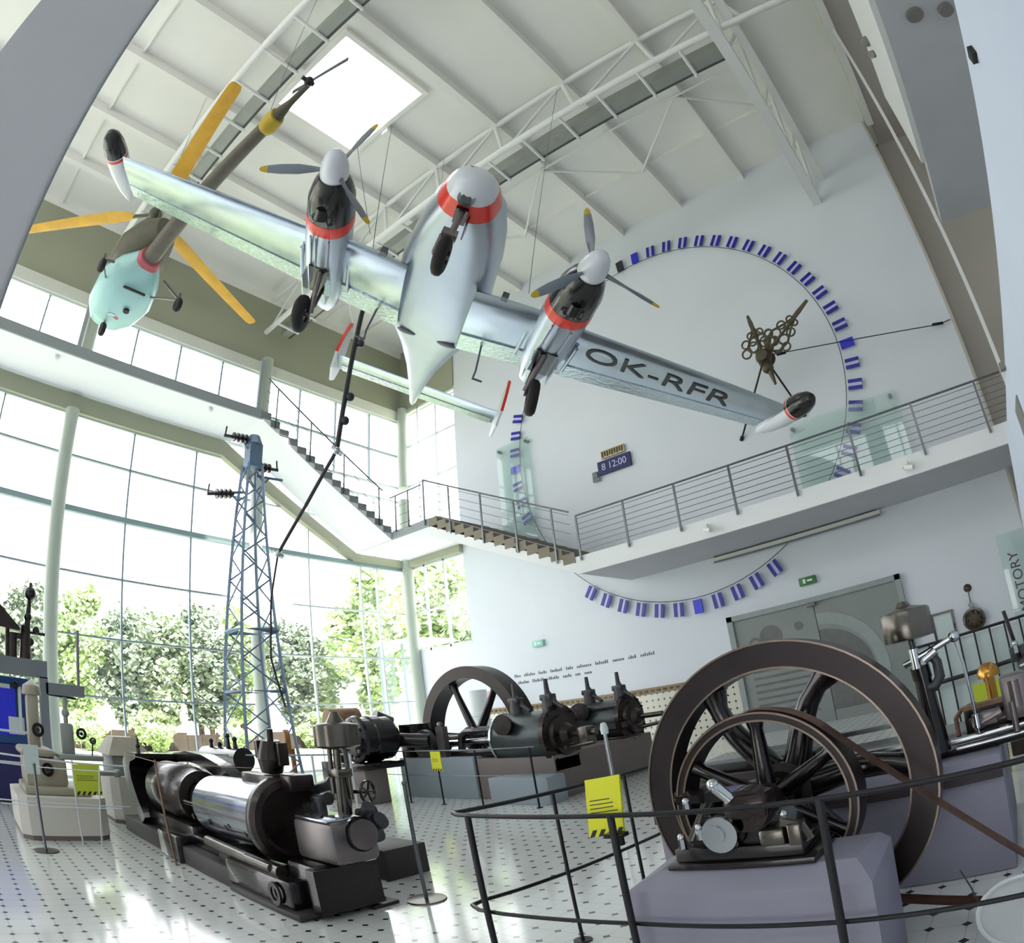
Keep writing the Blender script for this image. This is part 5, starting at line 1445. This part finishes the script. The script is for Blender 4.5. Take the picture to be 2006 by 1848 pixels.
for p, q, r in (((-5.2, 2.95, .86), (-5.0, 2.95, .88), .045), ((-5.35, 3.0, .92), (-5.0, 3.02, 1.0), .05), ((-4.7, 3.12, .55), (-4.62, 3.14, .58), .055), ((-4.72, 3.08, .76), (-4.6, 3.1, .78), .05), ((-5.02, 2.9, .76), (-5.02, 2.9, .86), .05), ((-4.55, 3.02, .76), (-4.5, 3.02, .82), .045), ((-4.85, 3.05, .76), (-4.85, 3.08, .95), .04), ((-5.3, 2.9, .8), (-5.05, 2.85, .82), .035), ((-4.62, 3.1, .64), (-4.52, 3.12, .7), .06)):
    m = MB(); m.cyl(p, q, r, n=14); m.cyl(Vector(q), Vector(q) + (Vector(q) - Vector(p)).normalized() * .04, r * 1.25, n=14); m.build('valve_fitting', 'iron_grey', e)
# governor
gx = Vector((-4.68, 2.92, 0))
m = MB(); m.cyl(gx + Vector((0, 0, .78)), gx + Vector((.02, 0, 1.15)), .06, .045, n=16); m.cyl(gx + Vector((.06, .05, .9)), gx + Vector((.08, .04, 1.35)), .018); m.cyl(gx + Vector((-.06, -.04, .95)), gx + Vector((-.05, -.03, 1.32)), .02); m.cyl(gx + Vector((0, 0, 1.12)), gx + Vector((.03, 0, 1.42)), .025); m.cyl(gx + Vector((.05, -.06, .8)), gx + Vector((.1, -.05, 1.38)), .012); m.cyl(gx + Vector((-.1, .02, .8)), gx + Vector((-.02, 0, 1.4)), .012); m.box(gx + Vector((.02, 0, 1.12)), (.16, .14, .07), bev=.01); m.build('governor_pillar', 'steel_dark', e)
m = MB(); m.lathe([(0, -.13), (.1, -.13), (.18, -.11), (.19, -.1), (.19, .06), (.18, .07), (.08, .085), (.05, .13), (.03, .17), (0, .17)], gx + Vector((.04, 0, 1.44)), (0, 0, 1), 36); m.build('governor_drum', 'steel_dark', e)
m = MB(); m.ring((-4.72, 3.2, .93), (1, .3, 0), .085, .1, .02, 28)
for k in range(5):
    a = k * 2 * PI / 5; m.cyl((-4.72, 3.2, .93), Vector((-4.72, 3.2, .93)) + Vector((-.08 * .3 * math.cos(a), .09 * math.cos(a), .09 * math.sin(a))), .01, n=6)
m.cyl((-4.9, 3.12, .93), (-4.72, 3.2, .93), .018); m.build('hand_wheel', 'iron_black', e)
# stanchions (rope posts)
def stanchion(label, x, y, h, lean=0, mt='steel_rail'):
    t = thing('rope_stanchion', label, 'stanchion', (x, y, 0), 'rope posts')
    m = MB(); m.lathe([(0, 0), (.17, 0), (.165, .012), (.04, .02), (0, .02)], (x, y, 0), (0, 0, 1), 28); m.build('base', 'steel_dark', t)
    m = MB(); m.cyl((x, y, 0), (x, y, h), .017, n=12); m.ball((x, y, h), .025, 10); m.build('shaft', mt, t)
stanchion('slim steel rope post on a round base right of the black engine', -4.38, 3.34, 1.0)
stanchion('slim steel rope post on a round base before the milling machine pedestal', -8.31, .87, .95)
t = thing('rope_stanchion', 'slim bare rope post against the front of the black engine', 'stanchion', (-7.25, 2.2, 0), 'rope posts')
m = MB(); m.cyl((-7.25, 2.2, 0), (-7.3, 2.15, 1.12), .013, n=10); m.build('shaft', 'copper_rust', t)
m = MB(); m.path([(-9.3, 2.3, 1.08), (-7.3, 2.15, 1.1), (-6.4, 3.3, 1.05)], .004, 5); m.build('cord', 'copper_rust', t)
t = thing('rope_line', 'thin rope line running from the milling machine past the black engine', 'rope', (-8.2, 1.3, .9))
m = MB(); m.path([(-8.4, .4, .94), (-8.31, .87, .93), (-8.2, 1.9, .92)], .006, 5); m.build('upper_rope', 'rail_white', t)
m = MB(); m.path([(-8.4, .4, .5), (-8.31, .87, .5), (-8.2, 1.9, .5)], .006, 5); m.build('lower_rope', 'rail_white', t)
m = MB(); m.path([(-8.45, 1.62, .03), (-8.3, 1.7, .95)], .01); m.build('strut', 'rail_white', t)

# ================================================================== MACHINES AT THE LEFT
m = MB()
def chamf(x0, x1, y0, y1, z, c=.12):
    return [(x1, y0 + c, z), (x1, y1 - c, z), (x1 - c, y1, z), (x0 + c, y1, z), (x0, y1 - c, z), (x0, y0 + c, z), (x0 + c, y0, z), (x1 - c, y0, z)]
m.prism(chamf(-10.5, -9.0, .68, 1.88, 0), (0, 0, .06), 1); m.prism(chamf(-10.5, -8.98, .67, 1.89, .06), (0, 0, .46))
single(m, 'pedestal', ['pedestal_cream', 'plinth_brown'], 'cream chamfered pedestal under the milling machine at the left', 'pedestal', angle=20)
m = MB(); m.prism(chamf(-11.7, -10.35, 2.3, 3.1, 0), (0, 0, .06), 1); m.prism(chamf(-11.7, -10.33, 2.29, 3.11, .06), (0, 0, .62))
single(m, 'pedestal', ['pedestal_cream', 'plinth_brown'], 'cream pedestal half hidden behind the black engine', 'pedestal', angle=20)
e = thing('milling_machine', 'beige vintage milling machine with black handwheels on the cream pedestal', 'machine', (-9.7, 1.3, .52))
m = MB(); m.span((-10.2, .8, .52), (-9.2, 1.75, .62), bev=.03); m.span((-10.1, .85, .6), (-9.35, 1.45, .98), bev=.06); m.span((-10.2, .8, .98), (-9.3, 1.3, 1.08), bev=.05); m.build('body', 'machine_beige', e)
m = MB(); m.span((-10.0, .98, 1.05), (-9.75, 1.16, 1.75), bev=.04); m.lathe([(.14, 0), (.15, .02), (.13, .12), (0, .2)], (-9.87, 1.07, 1.74), (0, 0, 1), 18); m.build('column', 'machine_beige', e)
m = MB(); m.span((-9.7, 1.45, 1.0), (-9.5, 1.62, 1.42), bev=.03); m.cyl((-9.6, 1.53, 1.42), (-9.6, 1.53, 1.75), .035); m.ball((-9.6, 1.53, 1.55), .06); m.build('spindle_head', 'machine_grey', e)
m = MB(); m.span((-9.75, 1.35, .96), (-9.35, 2.0, 1.03), bev=.02); m.cyl((-9.5, 1.9, .8), (-9.5, 2.25, .8), .035); m.box((-9.5, 2.2, .8), (.08, .1, .1), bev=.02); m.build('table', 'machine_grey', e)
for c, r in (((-9.3, 1.16, .83), .085), ((-9.7, 1.12, 1.3), .09), ((-9.45, 1.72, 1.3), .075), ((-9.35, 1.86, 1.22), .045)):
    m = MB(); m.ring(c, (1, .1, 0), r * .55, r, .04, 20); m.cyl(Vector(c) - Vector((.1, 0, 0)), Vector(c) + Vector((.03, 0, 0)), r * .3); m.build('hand_wheel', 'iron_black', e)
m = MB(); m.path([(-9.4, 1.84, 1.0), (-9.35, 1.86, 1.22)], .01); m.build('lever', 'iron_black', e)
e = thing('hooded_machine', 'grey machine under a sloping hood on the pedestal behind the black engine', 'machine', (-11, 2.7, .68))
m = MB(); m.span((-11.4, 2.4, .68), (-10.6, 3.0, .98), bev=.03); m.build('body', 'machine_grey', e)
m = MB(); m.loft([[(-11.5, 2.33, .98), (-10.5, 2.33, .98), (-10.5, 3.08, .98), (-11.5, 3.08, .98)], [(-11.3, 2.5, 1.25), (-10.8, 2.5, 1.25), (-10.8, 2.85, 1.25), (-11.3, 2.85, 1.25)]]); m.build('hood', 'machine_beige', e)
t = thing('gantry_frame', 'grey steel gantry frame around the blue machine at the left edge', 'gantry', (-12.3, 1.2, 0))
m = MB(); m.span((-12.5, -.6, 2.08), (-12.3, 1.65, 2.36)); m.build('upper_beam', 'gantry_grey', t)
m = MB(); m.span((-12.5, 1.62, 1.83), (-12.3, 2.35, 2.02)); m.build('lower_beam', 'gantry_grey', t)
m = MB(); m.span((-12.5, 1.5, 0), (-12.3, 1.66, 2.1)); m.build('post', 'gantry_grey', t)
m = MB(); m.cyl((-12.4, 2.26, 1.9), (-12.4, 2.26, 2.95), .03, n=8); m.build('thin_rod', 'gantry_grey', t)
m = MB(); m.cyl((-12.4, 1.35, 1.85), (-12.4, 2.2, 1.8), .02); m.build('cable', 'rail_black', t)
e = thing('blue_cabinet', 'bright blue machine cabinet with navy base at the left edge', 'cabinet', (-12.7, .4, 0))
m = MB(); m.span((-13.2, -1.2, 0), (-12.55, 1.25, .95), bev=.02); m.build('base', 'navy', e)
m = MB(); m.span((-13.2, -1.2, .95), (-12.6, 1.32, 2.05), bev=.02); m.build('body', 'machine_blue', e)
m = MB(); m.span((-12.6, -.9, 1.1), (-12.56, 1.05, 1.88)); m.build('panel', 'panel_blue', e)
m = MB(); m.span((-12.56, .9, 1.12), (-12.55, 1.2, 1.4)); m.span((-12.56, .6, 1.85), (-12.55, .95, 1.92)); m.build('label_plate', 'sign_pale', e)
m = MB(); m.span((-12.58, 1.1, 1.15), (-12.52, 1.16, 1.9)); m.build('edge_strip', 'mullion_white', e)
m = MB(); m.ball((-12.5, 1.05, 1.92), .07); m.build('knob', 'rubber', e)
t = thing('steam_pump_head', 'dark pump head with a ball-topped column on the grey gantry at the left', 'pump head', (-12.4, 1.0, 2.36))
m = MB(); m.cyl((-12.4, 1.25, 2.36), (-12.4, 1.25, 2.9), .12, .09, n=14); m.cyl((-12.4, 1.0, 2.36), (-12.4, 1.0, 2.75), .09, n=12); m.span((-12.45, .95, 2.66), (-12.35, 1.3, 2.76)); m.build('valve_body', 'iron_brown', t)
m = MB(); m.cyl((-12.4, 1.28, 2.9), (-12.4, 1.31, 3.35), .06, .04, n=12); m.ball((-12.4, 1.29, 3.05), .08); m.ball((-12.4, 1.32, 3.44), .12); m.cyl((-12.4, 1.32, 3.5), (-12.4, 1.32, 3.62), .03); m.build('ball_column', 'iron_black', t)
m = MB(); m.cyl((-12.4, 1.3, 2.8), (-12.38, 1.62, 2.8), .025); m.ball((-12.38, 1.45, 2.85), .07); m.ball((-12.38, 1.35, 2.65), .07); m.build('cock', 'iron_black', t)
t = thing('forge_hood', 'dark sloping metal hood at the left edge above the grey gantry', 'hood', (-12.4, .3, 2.6))
m = MB(); m.loft([[(-13.2, -1.2, 2.85), (-12.1, -1.2, 2.85), (-12.1, 1.12, 2.78), (-13.2, 1.12, 2.78)], [(-13.2, -1.2, 2.92), (-12.1, -1.2, 2.92), (-12.1, 1.1, 2.84), (-13.2, 1.1, 2.84)], [(-12.9, -1.0, 3.6), (-12.4, -1.0, 3.6), (-12.4, .35, 3.5), (-12.9, .35, 3.5)]]); m.build('hood', 'iron_brown', t)
m = MB(); m.cyl((-12.4, .9, 2.36), (-12.4, .9, 2.8), .04); m.cyl((-12.4, -.9, 2.36), (-12.4, -.9, 2.86), .04); m.build('leg', 'iron_black', t)
t = thing('guard_rail', 'white guard rail before the milling machine and blue cabinet at the left', 'guard rail', (-9.2, 1, 0))
m = MB(); m.path([(-9.3, -.8, 1.05), (-8.75, .4, 1.02), (-8.7, 1.5, .97), (-8.72, 2.15, .95)], .011); m.path([(-11.9, -.8, 1.2), (-11.9, 1.2, 1.18)], .02); m.build('top_rail', 'rail_white', t)
m = MB(); m.path([(-9.3, -.8, .55), (-8.75, .4, .5), (-8.7, 1.5, .48), (-8.72, 2.15, .45)], .008); m.path([(-11.9, -.8, .72), (-11.9, 1.2, .7)], .016); m.build('lower_rail', 'rail_white', t)
for p in ((-8.7, 1.42), (-8.86, .15)):
    m = MB(); m.cyl((p[0], p[1], 0), (p[0], p[1], 1.0), .012, n=8); m.build('post', 'rail_white', t)
for y in (.3, 1.2):
    m = MB(); m.cyl((-11.9, y, 0), (-11.9, y, 1.19), .018, n=8); m.build('post', 'rail_white', t)
sign('notice_board', 'lime-yellow notice with hazard stripes before the milling machine', (-8.67, 1.42, .6), (0, 1, 0), (0, 0, 1), .36, .36, 'sign_lime', 3, 5)
sign('notice_board', 'pale blank notice on the white guard rail before the milling machine', (-8.66, .78, .82), (0, 1, 0), (0, 0, 1), .2, .33, 'sign_pale', 0, 0)
# low machines seen beyond, near the pylon foot
e = thing('valve_engine', 'low dark engine with small valves seen between the black engine and the pylon foot', 'engine', (-11.2, 4.6, 0))
m = MB(); m.span((-12.1, 4.3, 0), (-10.2, 5.0, .7), bev=.02); m.build('plinth', 'machine_grey', e)
m = MB(); m.cyl((-12.0, 4.6, .9), (-10.3, 4.6, .92), .2, n=18); m.span((-11.9, 4.4, .7), (-10.5, 4.8, .8)); m.build('body', 'iron_black', e)
for x, h in ((-11.6, 1.2), (-11.2, 1.15), (-10.8, 1.3), (-10.5, 1.25)):
    m = MB(); m.cyl((x, 4.55, 1.0), (x, 4.55, h), .05, .03); m.ball((x, 4.55, h), .05, 8); m.build('valve', 'iron_black', e)
t = thing('guard_rail', 'pale steel guard rail behind the black engine near the pylon', 'guard rail', (-10.5, 4.6, 0))
m = MB(); m.path([(-11.2, 3.9, 1.0), (-9.4, 5.4, 1.0), (-8.9, 5.8, 1.0)], .014); m.path([(-11.2, 3.9, .55), (-8.9, 5.8, .55)], .01); m.build('rails', 'mullion', t)
for p in ((-11.2, 3.9), (-9.4, 5.4), (-8.9, 5.8)):
    m = MB(); m.cyl((p[0], p[1], 0), (p[0], p[1], 1.0), .02, n=8); m.build('post', 'mullion_white', t)

# ================================================================== OUTSIDE
mb = MB(); mb.span((-90, -60, -.35), (XG - 0.1, 90, -.05)); o = struct(mb.build('ground', 'grass'))
mb = MB(); mb.span((XG - 6, -30, -.05), (XG - 0.15, 60, -.02)); struct(mb.build('path', 'paving'))
mb = MB(); mb.span((XG - 0.1, 16.5, -.35), (40, 90, -.05)); struct(mb.build('lawn', 'grass'))
def crown_mesh(name, seed, nb, mt, h, w, leaf=.16):
    """leafy crown: clumps of small tilted leaf cards spread over several lobes"""
    rnd = random.Random(seed)
    m = MB()
    lobes = []
    for k in range(nb):
        f = rnd.random()
        z = h * (.22 + .74 * f)
        ww = w * math.sin(PI * min(1, .18 + .8 * (1 - f))) * .75
        a = rnd.uniform(0, 2 * PI)
        lobes.append((Vector((ww * math.cos(a) * rnd.uniform(.2, 1), ww * math.sin(a) * rnd.uniform(.2, 1), z)), rnd.uniform(.35, .75) * w * .45))
    for c, r in lobes:
        for i in range(150):
            v = Vector((rnd.gauss(0, 1), rnd.gauss(0, 1), rnd.gauss(0, .8)))
            v.normalize()
            p = c + v * r * rnd.uniform(.55, 1.05)
            d = Vector((rnd.gauss(0, 1), rnd.gauss(0, 1), rnd.gauss(0, 1))).normalized()
            u, q, _ = frame(d)
            s = leaf * rnd.uniform(.6, 1.4)
            m.face([m.bm.verts.new(p + u * s), m.bm.verts.new(p + q * s * .7), m.bm.verts.new(p - u * s), m.bm.verts.new(p - q * s * .7)])
    me = bpy.data.meshes.new(name)
    m.bm.to_mesh(me); m.bm.free()
    me.materials.append(MATS[mt])
    return me
def trunk_mesh(h, r):
    m = MB(); m.path([(0, 0, -.1), (.05, 0, h * .3), (-.03, .04, h * .6), (0, 0, h * .8)], [r, r * .8, r * .5, r * .2], 8)
    for k in range(4):
        a = k * 1.7; m.path([(0, 0, h * (.3 + .1 * k)), (.8 * math.cos(a), .8 * math.sin(a), h * (.45 + .1 * k))], [r * .4, r * .15], 5)
    me = bpy.data.meshes.new('trunk'); m.bm.to_mesh(me); m.bm.free(); me.materials.append(MATS['bark']); return me
CM = [crown_mesh('crown', 1, 34, 'leaf_dark_hazy', 7.0, 2.6), crown_mesh('crown', 2, 38, 'leaf_mid_hazy', 6.5, 3.0), crown_mesh('crown', 3, 34, 'leaf_light_hazy', 7.2, 2.8), crown_mesh('bush', 4, 22, 'leaf_light_hazy', 3.0, 2.0, .13)]
TM = trunk_mesh(6.0, .18)
rt = random.Random(11)
kinds = ('dark green bushy tree', 'mid green rounded tree', 'light green leafy tree', 'low light green bush')
def tree(x, y, k, sc, where, z=-.06):
    t = thing('bush' if k == 3 else 'tree', kinds[k] + ' ' + where, 'bush' if k == 3 else 'tree', (x, y, z), 'trees beyond the glass wall')
    t.rotation_euler.z = rt.uniform(0, 6.28)
    t.scale = (sc, sc, sc * rt.uniform(.92, 1.08))
    c = bpy.data.objects.new('foliage', CM[k]); COL.objects.link(c); c.parent = t
    if k < 3:
        c = bpy.data.objects.new('trunk', TM); COL.objects.link(c); c.parent = t
row = [(-40, -8, 0, 1.25), (-38, -3, 2, 1.1), (-41, 1.0, 1, 1.1), (-39, 4.2, 0, 1.12), (-40, 7.2, 2, 1.1), (-38.5, 10, 0, 1.05), (-40, 12.7, 1, 1.1), (-39, 15.5, 0, 1.05), (-41, 18.5, 2, 1.15), (-39, 21.5, 0, 1.1), (-42, 25, 1, 1.2), (-44, 5.5, 1, 1.25), (-44, 11.5, 1, 1.3), (-45, 17, 0, 1.3)]
names_ = ['behind the blue cabinet', 'behind the ball-topped pump head', 'behind the left glass column', 'behind the thin gantry rod', 'just right of the thin gantry rod', 'left of the second mullion', 'behind the second mullion', 'behind the middle of the glass wall', 'left of the pylon', 'behind the pylon', 'right of the pylon', 'set back behind the thin gantry rod', 'set back behind the second mullion', 'set back left of the pylon']
for (x, y, k, sc), nm in zip(row, names_): tree(x, y, k, sc, 'in the far row, ' + nm)
for (x, y, k, sc), nm in zip([(-36, 26, 2, 1.45), (-33, 29, 2, 1.6), (-30, 27, 2, 1.35), (-31, 34, 2, 1.9), (-25, 27, 2, 1.3), (-22.5, 26, 1, 1.25), (-20, 31, 0, 1.7)],
        ['close right of the pylon', 'behind the brown drum', 'behind the right glass field', 'tallest behind the right glass field', 'left of the corner column', 'through the corner window', 'behind the corner window']): tree(x, y, k, sc, nm)
for (x, y), nm in zip([(-33, 2), (-33, 6.5), (-33.5, 10.2), (-33, 14.5), (-33.5, 19.5), (-31, 23), (-28, 24)], ['on the lawn edge by the thin gantry rod', 'on the lawn edge left of the second mullion', 'on the lawn edge behind the hooded machine', 'on the lawn edge left of the pylon', 'on the lawn edge behind the pylon', 'right of the pylon foot', 'behind the dynamo']): tree(x, y, 3, rt.uniform(.6, .8), nm, -.3)
m = MB()
for k in range(60):
    y = -15 + k * .85
    m.span((-34.6, y, -.05), (-34.5, y + .82, .85 + .08 * math.sin(k * 1.7)))
single(m, 'garden_fence', 'fence_board', 'long low brown board fence under the trees beyond the lawn', 'fence')
# glazed pavilion outside the corner
t = thing('glass_pavilion', 'pale blue glass pavilion outside the glass wall near the corner column', 'pavilion', (-22, 18, 0))
for x, y in ((-23.2, 17.6), (-21.9, 17.9)):
    m = MB(); m.span((x - .5, y, 0), (x + .5, y + .06, 4.6)); m.build('glass_wall', 'glass_panel', t)
    m = MB(); m.span((x - .55, y - .02, 0), (x - .48, y + .08, 4.7)); m.build('post', 'mullion', t)
m = MB(); m.span((-24, 17.5, 4.6), (-21.2, 20, 4.75)); m.build('roof', 'mullion_white', t)
